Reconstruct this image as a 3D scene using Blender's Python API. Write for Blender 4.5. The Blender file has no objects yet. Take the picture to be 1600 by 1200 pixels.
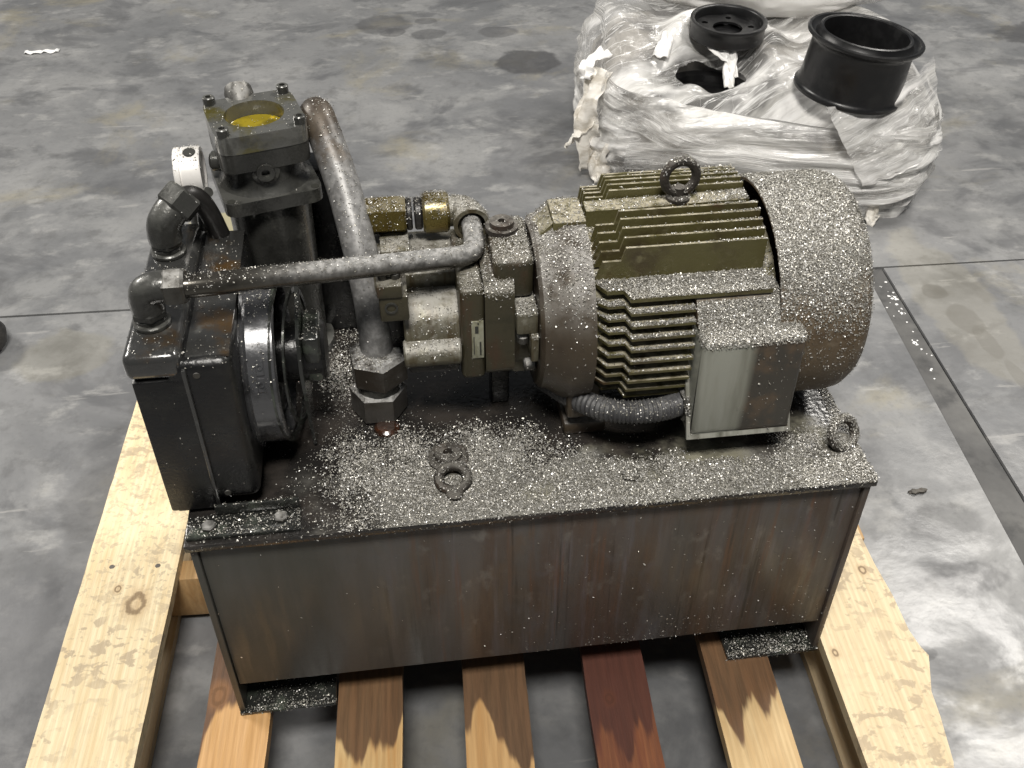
import bpy, bmesh, math, random
import numpy as np
from mathutils import Vector, Matrix, noise
from mathutils.bvhtree import BVHTree

random.seed(7); rng = np.random.default_rng(7)
S = bpy.context.scene
C = S.collection
Z0 = 0.125                       # height of the pallet deck above the floor
PI = math.pi

# ------------------------------------------------------------------ camera
cam_d = bpy.data.cameras.new('camera'); cam = bpy.data.objects.new('camera', cam_d); C.objects.link(cam)
yaw, pit, rol = .1309, .7095, .0022
f_ = Vector((math.sin(yaw)*math.cos(pit), math.cos(yaw)*math.cos(pit), -math.sin(pit)))
r_ = Vector((math.cos(yaw), -math.sin(yaw), 0)); u_ = r_.cross(f_)
r2 = r_*math.cos(rol)+u_*math.sin(rol); u2 = -r_*math.sin(rol)+u_*math.cos(rol)
Mx = Matrix((r2, u2, -f_)).transposed().to_4x4()
Mx.translation = Vector((.2633, -.7826, 1.2212+Z0))
cam.matrix_world = Mx
cam_d.sensor_width = 36; cam_d.lens = 36*1580.16/1600; cam_d.clip_start = .05; cam_d.clip_end = 100
S.camera = cam

# ------------------------------------------------------------------ world and lamps (an indoor hall)
w = bpy.data.worlds.new('World'); S.world = w; w.use_nodes = True
bg = w.node_tree.nodes['Background']; bg.inputs[0].default_value = (.92, .96, 1, 1); bg.inputs[1].default_value = .125
def area(name, loc, target, sx, sy, power, col=(1, .96, .9)):
    d = bpy.data.lights.new(name, 'AREA'); d.shape = 'RECTANGLE'; d.size = sx; d.size_y = sy
    d.energy = power; d.color = col
    o = bpy.data.objects.new(name, d); C.objects.link(o); o.location = loc
    o.rotation_euler = (Vector(target)-Vector(loc)).to_track_quat('-Z', 'Y').to_euler()
    return o
area('hall_lamp', (.1, -1.5, 4.3), (.4, .2, 0), 1.2, .7, 215)
area('hall_lamp', (3.95, 2.75, 4.8), (1.2, .6, 0), 1.7, .7, 235)
area('hall_lamp', (-5.6, 4.6, 4.8), (.2, 1.4, 0), 2.2, .9, 430)
S.view_settings.view_transform = 'Standard'; S.view_settings.look = 'None'
S.view_settings.exposure = 0; S.view_settings.gamma = 1
S.cycles.use_denoising = True
S.cycles.max_bounces = 6

# ------------------------------------------------------------------ materials
def nn(nt, t, **kw):
    n = nt.nodes.new(t)
    for k, v in kw.items(): setattr(n, k, v)
    return n
def setv(sock, v):
    sock.default_value = v if not isinstance(v, tuple) or len(v) != 3 or sock.type == 'VECTOR' else (*v, 1)
def coords(nt, stretch=(1, 1, 1), off=(0, 0, 0)):
    tc = nn(nt, 'ShaderNodeTexCoord'); mp = nn(nt, 'ShaderNodeMapping')
    mp.inputs['Scale'].default_value = stretch; mp.inputs['Location'].default_value = off
    nt.links.new(tc.outputs['Object'], mp.inputs['Vector']); return mp.outputs[0]
def noise_fac(nt, scale, lo, hi, stretch=(1, 1, 1), detail=5, rough=.6, off=(0, 0, 0), dist=0):
    n = nn(nt, 'ShaderNodeTexNoise'); n.inputs['Scale'].default_value = scale; n.inputs['Detail'].default_value = detail
    n.inputs['Roughness'].default_value = rough; n.inputs['Distortion'].default_value = dist
    nt.links.new(coords(nt, stretch, off), n.inputs['Vector'])
    r = nn(nt, 'ShaderNodeMapRange', interpolation_type='SMOOTHSTEP'); r.inputs['From Min'].default_value = lo; r.inputs['From Max'].default_value = hi
    nt.links.new(n.outputs['Fac'], r.inputs['Value']); return r.outputs[0]
def mul(nt, a, b):
    m = nn(nt, 'ShaderNodeMath', operation='MULTIPLY')
    for i, v in enumerate((a, b)):
        if isinstance(v, (int, float)): m.inputs[i].default_value = v
        else: nt.links.new(v, m.inputs[i])
    return m.outputs[0]
def math2(nt, op, a, b=None, c=None):
    m = nn(nt, 'ShaderNodeMath', operation=op)
    for i, v in enumerate((a, b, c)):
        if v is None: continue
        if isinstance(v, (int, float)): m.inputs[i].default_value = v
        else: nt.links.new(v, m.inputs[i])
    return m.outputs[0]
def mixc(nt, fac, a, b):
    m = nn(nt, 'ShaderNodeMix', data_type='RGBA')
    for s, v in ((m.inputs[0], fac), (m.inputs[6], a), (m.inputs[7], b)):
        if isinstance(v, (int, float)): s.default_value = v
        elif isinstance(v, tuple): s.default_value = (*v, 1)
        else: nt.links.new(v, s)
    return m.outputs[2]
def mixf(nt, fac, a, b):
    m = nn(nt, 'ShaderNodeMix', data_type='FLOAT')
    for s, v in ((m.inputs[0], fac), (m.inputs[2], a), (m.inputs[3], b)):
        if isinstance(v, (int, float)): s.default_value = v
        else: nt.links.new(v, s)
    return m.outputs[0]
def new_mat(name):
    m = bpy.data.materials.new(name); m.use_nodes = True
    return m, m.node_tree, m.node_tree.nodes['Principled BSDF']
def mat(name, base, rough=.5, metal=0., layers=(), rvar=None, bump=None, dust=None, coat=0., spec=.5):
    """layers: (colour, scale, lo, hi, stretch); rvar: (scale, lo, hi, other roughness); dust: (colour, amount, scale)"""
    m, nt, b = new_mat(name)
    col = base
    for i, L in enumerate(layers):
        c, sc, lo, hi = L[:4]; st = L[4] if len(L) > 4 else (1, 1, 1)
        col = mixc(nt, noise_fac(nt, sc, lo, hi, st, off=(i*3.1, i*1.7, i*.9)), col, c)
    ro = rough
    if rvar: ro = mixf(nt, noise_fac(nt, rvar[0], rvar[1], rvar[2], off=(9, 4, 2)), rough, rvar[3])
    me = metal
    if dust:
        g = nn(nt, 'ShaderNodeNewGeometry'); sp = nn(nt, 'ShaderNodeSeparateXYZ'); nt.links.new(g.outputs['Normal'], sp.inputs[0])
        mr = nn(nt, 'ShaderNodeMapRange', interpolation_type='SMOOTHSTEP'); mr.inputs['From Min'].default_value = .1; mr.inputs['From Max'].default_value = .95
        nt.links.new(sp.outputs[2], mr.inputs['Value'])
        fac = mul(nt, mul(nt, mr.outputs[0], noise_fac(nt, dust[2], .3, .62, off=(5, 5, 5))), dust[1])
        col = mixc(nt, fac, col, dust[0]); ro = mixf(nt, fac, ro, .75); me = mixf(nt, fac, metal, .0)
    for s, v in ((b.inputs['Base Color'], col), (b.inputs['Roughness'], ro), (b.inputs['Metallic'], me)):
        if isinstance(v, tuple): s.default_value = (*v, 1)
        elif isinstance(v, (int, float)): s.default_value = v
        else: nt.links.new(v, s)
    b.inputs['Coat Weight'].default_value = coat; b.inputs['Coat Roughness'].default_value = .12
    b.inputs['Specular IOR Level'].default_value = spec
    if bump:
        n = nn(nt, 'ShaderNodeTexNoise'); n.inputs['Scale'].default_value = bump[0]; n.inputs['Detail'].default_value = 6
        nt.links.new(coords(nt), n.inputs['Vector'])
        bp = nn(nt, 'ShaderNodeBump'); bp.inputs['Strength'].default_value = bump[1]; bp.inputs['Distance'].default_value = .002
        nt.links.new(n.outputs['Fac'], bp.inputs['Height']); nt.links.new(bp.outputs[0], b.inputs['Normal'])
    return m

GREY = (.30, .29, .27)
MT = {}
MT['olive'] = mat('olive paint', (.085, .076, .028), .5, 0, [((.05, .038, .018), 14, .45, .7), ((.13, .115, .06), 60, .55, .75), ((.06, .03, .014), 9, .58, .72)], (30, .4, .6, .35), (220, .25), ((.36, .33, .25), .85, 70))
MT['bell'] = mat('brown stained casting', (.048, .036, .022), .5, 0, [((.024, .015, .01), 12, .42, .68, (1, 1, .5)), ((.085, .062, .035), 25, .55, .78)], (30, .4, .6, .35), (160, .35), ((.36, .35, .33), .7, 40))
MT['cover'] = mat('tan brown fan cover', (.10, .072, .042), .55, 0, [((.05, .032, .018), 10, .42, .66), ((.17, .14, .1), 40, .52, .75)], None, (200, .3), ((.33, .31, .27), .8, 45))
MT['box'] = mat('worn grey green paint', (.23, .235, .2), .42, 0, [((.10, .10, .08), 9, .46, .62, (6, 1, .6)), ((.34, .35, .31), 8, .52, .72, (7, 1, .5)), ((.12, .07, .035), 22, .62, .72)], (20, .4, .6, .3), (150, .15), ((.35, .33, .3), .8, 60))
def boxcover_mat():
    m, nt, b = new_mat('stained terminal box cover')
    col = mixc(nt, noise_fac(nt, 7, .40, .68, (4, 1, .5)), (.25, .255, .22), (.16, .16, .13))
    col = mixc(nt, noise_fac(nt, 7, .55, .78, (4, 1, .4), off=(3, 0, 0)), col, (.34, .35, .31))
    tc = nn(nt, 'ShaderNodeTexCoord'); sp = nn(nt, 'ShaderNodeSeparateXYZ'); nt.links.new(tc.outputs['Object'], sp.inputs[0])
    nz = nn(nt, 'ShaderNodeTexNoise'); nz.inputs['Scale'].default_value = 14; nt.links.new(coords(nt, (1, 1, .3)), nz.inputs['Vector'])
    edge = math2(nt, 'ADD', sp.outputs[0], math2(nt, 'MULTIPLY', math2(nt, 'SUBTRACT', nz.outputs['Fac'], .5), .02))
    mr = nn(nt, 'ShaderNodeMapRange'); mr.inputs['From Min'].default_value = .638; mr.inputs['From Max'].default_value = .646; nt.links.new(edge, mr.inputs['Value'])
    dk = mixc(nt, noise_fac(nt, 30, .45, .65), (.035, .03, .024), (.075, .05, .03))
    col = mixc(nt, mul(nt, mr.outputs[0], .93), col, dk)
    nt.links.new(col, b.inputs['Base Color']); b.inputs['Roughness'].default_value = .34
    return m
MT['boxcover'] = boxcover_mat()
MT['pump'] = mat('rust stained pump casting', (.048, .042, .024), .45, .2, [((.062, .032, .017), 18, .5, .72, (2, 1, .5)), ((.035, .032, .018), 30, .5, .7)], (40, .4, .6, .3), (180, .3), ((.22, .21, .18), .7, 50))
MT['alum'] = mat('stained cast aluminium', (.125, .115, .08), .45, .35, [((.075, .058, .03), 26, .45, .65, (4, 1, .6)), ((.24, .23, .19), 60, .52, .72)], (40, .4, .6, .3), (200, .3), ((.40, .39, .36), .7, 50))
MT['steel'] = mat('dull oily steel', (.085, .082, .074), .34, .7, [((.045, .042, .036), 22, .45, .65), ((.14, .12, .09), 50, .55, .75)], (60, .4, .6, .5), (250, .2), ((.36, .355, .34), .75, 60))
MT['pipe'] = mat('dusty steel pipe', (.10, .094, .085), .38, .6, [((.055, .045, .035), 20, .45, .65)], (60, .4, .6, .5), (300, .2), ((.40, .40, .39), .95, 90))
def bigpipe():
    m, nt, b = new_mat('dust coated pipe with brown bend')
    tc = nn(nt, 'ShaderNodeTexCoord'); sp = nn(nt, 'ShaderNodeSeparateXYZ'); nt.links.new(tc.outputs['Object'], sp.inputs[0])
    mr = nn(nt, 'ShaderNodeMapRange', interpolation_type='SMOOTHSTEP'); mr.inputs['From Min'].default_value = .655; mr.inputs['From Max'].default_value = .690
    z = math2(nt, 'ADD', sp.outputs[2], math2(nt, 'MULTIPLY', noise_fac(nt, 40, .3, .7), .03)); nt.links.new(z, mr.inputs['Value'])
    grey = mixc(nt, noise_fac(nt, 120, .35, .7), (.15, .148, .145), (.27, .267, .262))
    brn = mixc(nt, noise_fac(nt, 40, .4, .7), (.055, .044, .034), (.10, .08, .06))
    nt.links.new(mixc(nt, mr.outputs[0], grey, brn), b.inputs['Base Color']); b.inputs['Roughness'].default_value = .45; b.inputs['Metallic'].default_value = .25
    return m
MT['bigpipe'] = bigpipe()
def return_tube_mat():
    m, nt, b = new_mat('oily tube dusted towards the pump')
    tc = nn(nt, 'ShaderNodeTexCoord'); sp = nn(nt, 'ShaderNodeSeparateXYZ'); nt.links.new(tc.outputs['Object'], sp.inputs[0])
    mr = nn(nt, 'ShaderNodeMapRange', interpolation_type='SMOOTHSTEP'); mr.inputs['From Min'].default_value = .09; mr.inputs['From Max'].default_value = .20; nt.links.new(sp.outputs[0], mr.inputs['Value'])
    g = nn(nt, 'ShaderNodeNewGeometry'); s2 = nn(nt, 'ShaderNodeSeparateXYZ'); nt.links.new(g.outputs['Normal'], s2.inputs[0])
    m2 = nn(nt, 'ShaderNodeMapRange', interpolation_type='SMOOTHSTEP'); m2.inputs['From Min'].default_value = -.5; m2.inputs['From Max'].default_value = .8; nt.links.new(s2.outputs[2], m2.inputs['Value'])
    fac = mul(nt, mul(nt, mr.outputs[0], m2.outputs[0]), math2(nt, 'ADD', mul(nt, noise_fac(nt, 110, .3, .65), .5), .5))
    oily = mixc(nt, noise_fac(nt, 40, .4, .7), (.075, .07, .06), (.035, .032, .027))
    dusty = mixc(nt, noise_fac(nt, 150, .35, .65), (.20, .20, .195), (.36, .355, .345))
    nt.links.new(mixc(nt, fac, oily, dusty), b.inputs['Base Color'])
    nt.links.new(mixf(nt, fac, .22, .7), b.inputs['Roughness']); nt.links.new(mixf(nt, fac, .7, .1), b.inputs['Metallic'])
    return m
MT['rtube'] = return_tube_mat()
MT['gold'] = mat('olive brass plating', (.17, .135, .04), .36, .7, [((.12, .085, .02), 30, .48, .68)], (50, .4, .6, .18), (200, .15), (GREY, .35, 90))
MT['castdark'] = mat('dark oily cast iron', (.05, .05, .046), .32, .35, [((.025, .025, .023), 16, .45, .66), ((.085, .085, .075), 40, .55, .75)], (40, .4, .6, .2), (260, .22), ((.17, .17, .155), .35, 40), .25)
MT['plate'] = mat('oil wet grey plate', (.15, .15, .14), .22, .5, [((.115, .10, .025), 16, .50, .64), ((.09, .09, .08), 50, .5, .7)], (40, .4, .6, .1), (120, .12), None, .6)
MT['oil'] = mat('yellow hydraulic oil', (.26, .20, .012), .05, 0, [((.13, .10, .008), 28, .42, .6), ((.60, .42, .03), 45, .60, .66)], None, (60, .4), None, 1.0)
MT['black'] = mat('black cooler paint', (.006, .006, .0062), .38, 0, [((.012, .012, .011), 30, .5, .7), ((.022, .018, .011), 12, .6, .75)], (30, .4, .65, .22), (260, .25))
MT['blackoil'] = mat('oily black top', (.03, .03, .029), .25, .1, [((.055, .032, .012), 13, .5, .66), ((.07, .07, .066), 35, .55, .75)], (45, .4, .6, .1), (120, .35), None, .7)
MT['ring'] = mat('glossy black fan ring', (.085, .086, .09), .2, .5, [((.02, .02, .02), 25, .5, .7)], (70, .45, .6, .3), (120, .15), None, .5)
MT['rubber'] = mat('black rubber hose', (.016, .015, .014), .42, 0, [((.03, .028, .026), 40, .5, .7)], None, (200, .2))
MT['conduit'] = mat('grey flexible conduit', (.04, .04, .042), .5, 0, [((.065, .065, .065), 60, .5, .7)], None, None, ((.16, .16, .16), .5, 60))
MT['silver'] = mat('bright aluminium', (.82, .80, .77), .36, .15, [((.6, .58, .54), 40, .55, .75)])
MT['rustdark'] = mat('dark rusty iron', (.036, .031, .026), .6, .3, [((.055, .036, .024), 40, .5, .7)], None, (300, .5), ((.19, .18, .16), .6, 80))
def lid_mat():
    m, nt, b = new_mat('greasy dust caked lid')
    tc = nn(nt, 'ShaderNodeTexCoord'); sp = nn(nt, 'ShaderNodeSeparateXYZ'); nt.links.new(tc.outputs['Object'], sp.inputs[0])
    grease = mixc(nt, noise_fac(nt, 14, .42, .66), (.014, .013, .012), (.035, .03, .026))
    dust = mixc(nt, noise_fac(nt, 12, .38, .66), (.20, .195, .175), (.085, .08, .065))
    dust = mixc(nt, mul(nt, noise_fac(nt, 7, .5, .68, off=(3, 1, 0)), .6), dust, (.24, .225, .15))
    mr = nn(nt, 'ShaderNodeMapRange', interpolation_type='SMOOTHSTEP'); mr.inputs['From Min'].default_value = .13; mr.inputs['From Max'].default_value = .27
    x = math2(nt, 'ADD', sp.outputs[0], math2(nt, 'MULTIPLY', math2(nt, 'SUBTRACT', noise_fac(nt, 9, .3, .7), .5), .12)); nt.links.new(x, mr.inputs['Value'])
    my = nn(nt, 'ShaderNodeMapRange', interpolation_type='SMOOTHSTEP'); my.inputs['From Min'].default_value = .105; my.inputs['From Max'].default_value = .045
    y = math2(nt, 'ADD', sp.outputs[1], math2(nt, 'MULTIPLY', math2(nt, 'SUBTRACT', noise_fac(nt, 11, .3, .7, off=(6, 2, 0)), .5), .08)); nt.links.new(y, my.inputs['Value'])
    g = nn(nt, 'ShaderNodeNewGeometry'); s2 = nn(nt, 'ShaderNodeSeparateXYZ'); nt.links.new(g.outputs['Normal'], s2.inputs[0])
    fac = mul(nt, mul(nt, mr.outputs[0], my.outputs[0]), math2(nt, 'GREATER_THAN', s2.outputs[2], .6))
    nt.links.new(mixc(nt, fac, grease, dust), b.inputs['Base Color']); nt.links.new(mixf(nt, fac, .26, .75), b.inputs['Roughness'])
    n = nn(nt, 'ShaderNodeTexNoise'); n.inputs['Scale'].default_value = 160; nt.links.new(coords(nt), n.inputs['Vector'])
    bp = nn(nt, 'ShaderNodeBump'); bp.inputs['Strength'].default_value = .5; bp.inputs['Distance'].default_value = .002
    nt.links.new(n.outputs['Fac'], bp.inputs['Height']); nt.links.new(bp.outputs[0], b.inputs['Normal'])
    return m
MT['lid'] = lid_mat()
MT['bracket'] = mat('oily black bracket', (.02, .021, .019), .26, .2, [((.06, .07, .055), 30, .5, .68)], (60, .45, .6, .1), (160, .4), None, .5)
MT['brass'] = mat('pale nameplate', (.34, .34, .26), .4, .3, [((.2, .19, .12), 60, .45, .65, (1, 1, .4))])
MT['ink'] = mat('dark print', (.03, .03, .025), .6)
MT['red'] = mat('rusty oil puddle', (.022, .011, .007), .2, 0, [((.06, .022, .01), 60, .5, .7)], None, (90, .5), None, .8)
def tank_front():
    m, nt, b = new_mat('streaked tank steel')
    tc = nn(nt, 'ShaderNodeTexCoord'); sp = nn(nt, 'ShaderNodeSeparateXYZ'); nt.links.new(tc.outputs['Object'], sp.inputs[0])
    mr = nn(nt, 'ShaderNodeMapRange', interpolation_type='SMOOTHSTEP'); mr.inputs['From Min'].default_value = .10; mr.inputs['From Max'].default_value = .36
    nt.links.new(sp.outputs[0], mr.inputs['Value'])
    plain = mixc(nt, noise_fac(nt, 5, .35, .7, (2, 1, .5)), (.046, .046, .039), (.066, .065, .060))
    st = mixc(nt, noise_fac(nt, 5, .36, .66, (5, 1, .7), dist=.5), (.088, .078, .072), (.070, .045, .031))
    st = mixc(nt, noise_fac(nt, 7, .55, .72, (10, 1, .4), off=(4, 0, 0)), st, (.125, .060, .032))
    st = mixc(nt, noise_fac(nt, 6, .54, .70, (8, 1, .5), off=(8, 0, 1)), st, (.115, .103, .112))
    st = mixc(nt, noise_fac(nt, 9, .55, .68, (11, 1, .35), off=(1, 0, 7)), st, (.035, .026, .02))
    st = mixc(nt, noise_fac(nt, 40, .56, .75, (1, 1, .6), off=(2, 2, 0)), st, (.145, .13, .115))
    st = mixc(nt, mul(nt, noise_fac(nt, 9, .52, .70, (1.6, 1, .8), off=(6, 1, 2), dist=.8), .6), st, (.10, .062, .035))
    st = mixc(nt, mul(nt, noise_fac(nt, 8, .54, .72, (1.5, 1, .9), off=(2, 1, 9), dist=.8), .6), st, (.10, .092, .10))
    n = noise_fac(nt, 6, .3, .7, (5, 1, .5), off=(0, 0, 3))
    fac = mul(nt, mr.outputs[0], math2(nt, 'ADD', mul(nt, n, .5), .5))
    nt.links.new(mixc(nt, fac, plain, st), b.inputs['Base Color'])
    nt.links.new(mixf(nt, noise_fac(nt, 9, .4, .6, (5, 1, .5)), .34, .55), b.inputs['Roughness'])
    nb = nn(nt, 'ShaderNodeTexNoise'); nb.inputs['Scale'].default_value = 180; nt.links.new(coords(nt), nb.inputs['Vector'])
    bp = nn(nt, 'ShaderNodeBump'); bp.inputs['Strength'].default_value = .2; bp.inputs['Distance'].default_value = .001
    nt.links.new(nb.outputs['Fac'], bp.inputs['Height']); nt.links.new(bp.outputs[0], b.inputs['Normal'])
    b.inputs['Metallic'].default_value = .15
    return m
MT['tank'] = tank_front()
def chip_mat():
    m, nt, b = new_mat('aluminium swarf')
    g = nn(nt, 'ShaderNodeNewGeometry')
    r = nn(nt, 'ShaderNodeValToRGB'); e = r.color_ramp.elements
    e[0].position = 0; e[0].color = (.15, .14, .12, 1); e[1].position = 1; e[1].color = (.93, .92, .90, 1)
    for p, c in ((.30, (.26, .25, .215, 1)), (.80, (.46, .445, .41, 1)), (.94, (.74, .73, .70, 1))):
        x = e.new(p); x.color = c
    nt.links.new(g.outputs['Random Per Island'], r.inputs[0]); nt.links.new(r.outputs[0], b.inputs['Base Color'])
    b.inputs['Metallic'].default_value = .38; b.inputs['Roughness'].default_value = .36
    return m
MT['chip'] = chip_mat()

# ------------------------------------------------------------------ mesh helpers
def finish(bm, name, m, parent=None, smooth=30, loc=None):
    bmesh.ops.recalc_face_normals(bm, faces=bm.faces)
    me = bpy.data.meshes.new(name); bm.to_mesh(me); bm.free()
    if smooth:
        me.polygons.foreach_set('use_smooth', [True]*len(me.polygons)); me.set_sharp_from_angle(angle=math.radians(smooth))
    if m is not None: me.materials.append(MT[m] if isinstance(m, str) else m)
    o = bpy.data.objects.new(name, me); C.objects.link(o)
    if parent is not None: o.parent = parent
    if loc is not None: o.location = loc
    return o
def NB(): return bmesh.new()
def box(bm, x0, x1, y0, y1, z0, z1, bev=.0, seg=2, rot=None, about=None):
    t = bmesh.new()
    bmesh.ops.create_cube(t, size=1, matrix=Matrix.Translation(((x0+x1)/2, (y0+y1)/2, (z0+z1)/2)) @ Matrix.Diagonal((x1-x0, y1-y0, z1-z0, 1)))
    if bev: bmesh.ops.bevel(t, geom=list(t.edges), offset=bev, segments=seg, profile=.5, affect='EDGES')
    if rot is not None:
        bmesh.ops.transform(t, matrix=Matrix.Translation(about) @ rot @ Matrix.Translation(-Vector(about)), verts=t.verts)
    join(bm, t)
def join(bm, t):
    me = bpy.data.meshes.new('tmp'); t.to_mesh(me); t.free(); bm.from_mesh(me); bpy.data.meshes.remove(me)
def basis(axis):
    a = Vector(axis).normalized(); h = Vector((0, 0, 1)) if abs(a.z) < .9 else Vector((1, 0, 0))
    u = h.cross(a).normalized(); v = a.cross(u); return a, u, v
def lathe(bm, prof, origin, axis, n=48, close=False, ang0=0, hexa=None):
    """prof: list of (distance along axis, radius)"""
    a, u, v = basis(axis); o = Vector(origin); rings = []
    for d, r in prof:
        if r <= 1e-6: rings.append([bm.verts.new(o+a*d)]); continue
        rings.append([bm.verts.new(o+a*d+u*(r*math.cos(ang0+2*PI*i/n))+v*(r*math.sin(ang0+2*PI*i/n))) for i in range(n)])
    for A, B in zip(rings, rings[1:]):
        for i in range(n):
            j = (i+1) % n
            if len(A) == 1 and len(B) == 1: continue
            if len(A) == 1: bm.faces.new((A[0], B[i], B[j]))
            elif len(B) == 1: bm.faces.new((A[i], A[j], B[0]))
            else: bm.faces.new((A[i], A[j], B[j], B[i]))
def cyl(bm, origin, axis, r, h, n=32, bev=.0, ang0=0):
    b = min(bev, r*.5, h*.4)
    p = [(0, 0), (0, r-b), (b, r), (h-b, r), (h, r-b), (h, 0)] if b else [(0, 0), (0, r), (h, r), (h, 0)]
    lathe(bm, p, origin, axis, n, ang0=ang0)
def hexp(bm, origin, axis, r, h, ang0=0, ch=.003):
    lathe(bm, [(0, 0), (0, r-ch), (ch, r), (h-ch, r), (h, r-ch), (h, 0)], origin, axis, 6, ang0=ang0)
def smooth_path(pts, n=12):
    P = [Vector(p) for p in pts]; out = []
    for i in range(len(P)-1):
        p0 = P[i-1] if i else P[0]*2-P[1]; p1, p2 = P[i], P[i+1]; p3 = P[i+2] if i+2 < len(P) else P[-1]*2-P[-2]
        for k in range(n):
            t = k/n
            out.append(.5*((2*p1)+(p2-p0)*t+(2*p0-5*p1+4*p2-p3)*t*t+(3*p1-p0-3*p2+p3)*t**3))
    out.append(P[-1]); return out
def tube(bm, path, r, n=20, cap=True, rfun=None):
    P = [Vector(p) for p in path]; rings = []; up = None
    for i, p in enumerate(P):
        t = (P[min(i+1, len(P)-1)]-P[max(i-1, 0)]).normalized()
        if up is None: _, u, v = basis(t)
        else:
            u = (up-t*up.dot(t)).normalized(); v = t.cross(u)
        up = u; rr = rfun(i) if rfun else r
        rings.append([bm.verts.new(p+u*(rr*math.cos(2*PI*k/n))+v*(rr*math.sin(2*PI*k/n))) for k in range(n)])
    for A, B in zip(rings, rings[1:]):
        for k in range(n): bm.faces.new((A[k], A[(k+1) % n], B[(k+1) % n], B[k]))
    if cap: bm.faces.new(rings[0]); bm.faces.new(rings[-1])
def prism(bm, poly, d0, d1, fn):
    """poly: 2-D outline; fn(a, b, d) -> 3-D point"""
    A = [bm.verts.new(fn(a, b, d0)) for a, b in poly]; B = [bm.verts.new(fn(a, b, d1)) for a, b in poly]
    bm.faces.new(A); bm.faces.new(B[::-1])
    for i in range(len(poly)):
        j = (i+1) % len(poly); bm.faces.new((A[i], A[j], B[j], B[i]))
def rounded_rect(hx, hy, r, n=6, rot=0, cx=0, cy=0):
    out = []
    for sx, sy, a0 in ((1, 1, 0), (-1, 1, 90), (-1, -1, 180), (1, -1, 270)):
        for k in range(n+1):
            a = math.radians(a0+90*k/n); x = sx*(hx-r)+r*math.cos(a); y = sy*(hy-r)+r*math.sin(a)
            out.append((cx+x*math.cos(rot)-y*math.sin(rot), cy+x*math.sin(rot)+y*math.cos(rot)))
    return out
def bevel_all(bm, off, seg=2, ang=40):
    es = [e for e in bm.edges if len(e.link_faces) == 2 and e.calc_face_angle(0) > math.radians(ang)]
    bmesh.ops.bevel(bm, geom=es, offset=off, segments=seg, profile=.5, affect='EDGES')
def part(name, m, parent, *fns, smooth=30, bev=0):
    bm = NB()
    for f in fns: f(bm)
    if bev: bevel_all(bm, bev)
    return finish(bm, name, m, parent, smooth)
def empty(name, loc=(0, 0, 0), rz=0):
    o = bpy.data.objects.new(name, None); C.objects.link(o); o.location = loc; o.rotation_euler = (0, 0, rz); o.empty_display_size = .1; return o
def tag(o, label=None, cat=None, group=None, kind=None):
    for k, v in (('label', label), ('category', cat), ('group', group), ('kind', kind)):
        if v: o[k] = v
    return o

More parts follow.
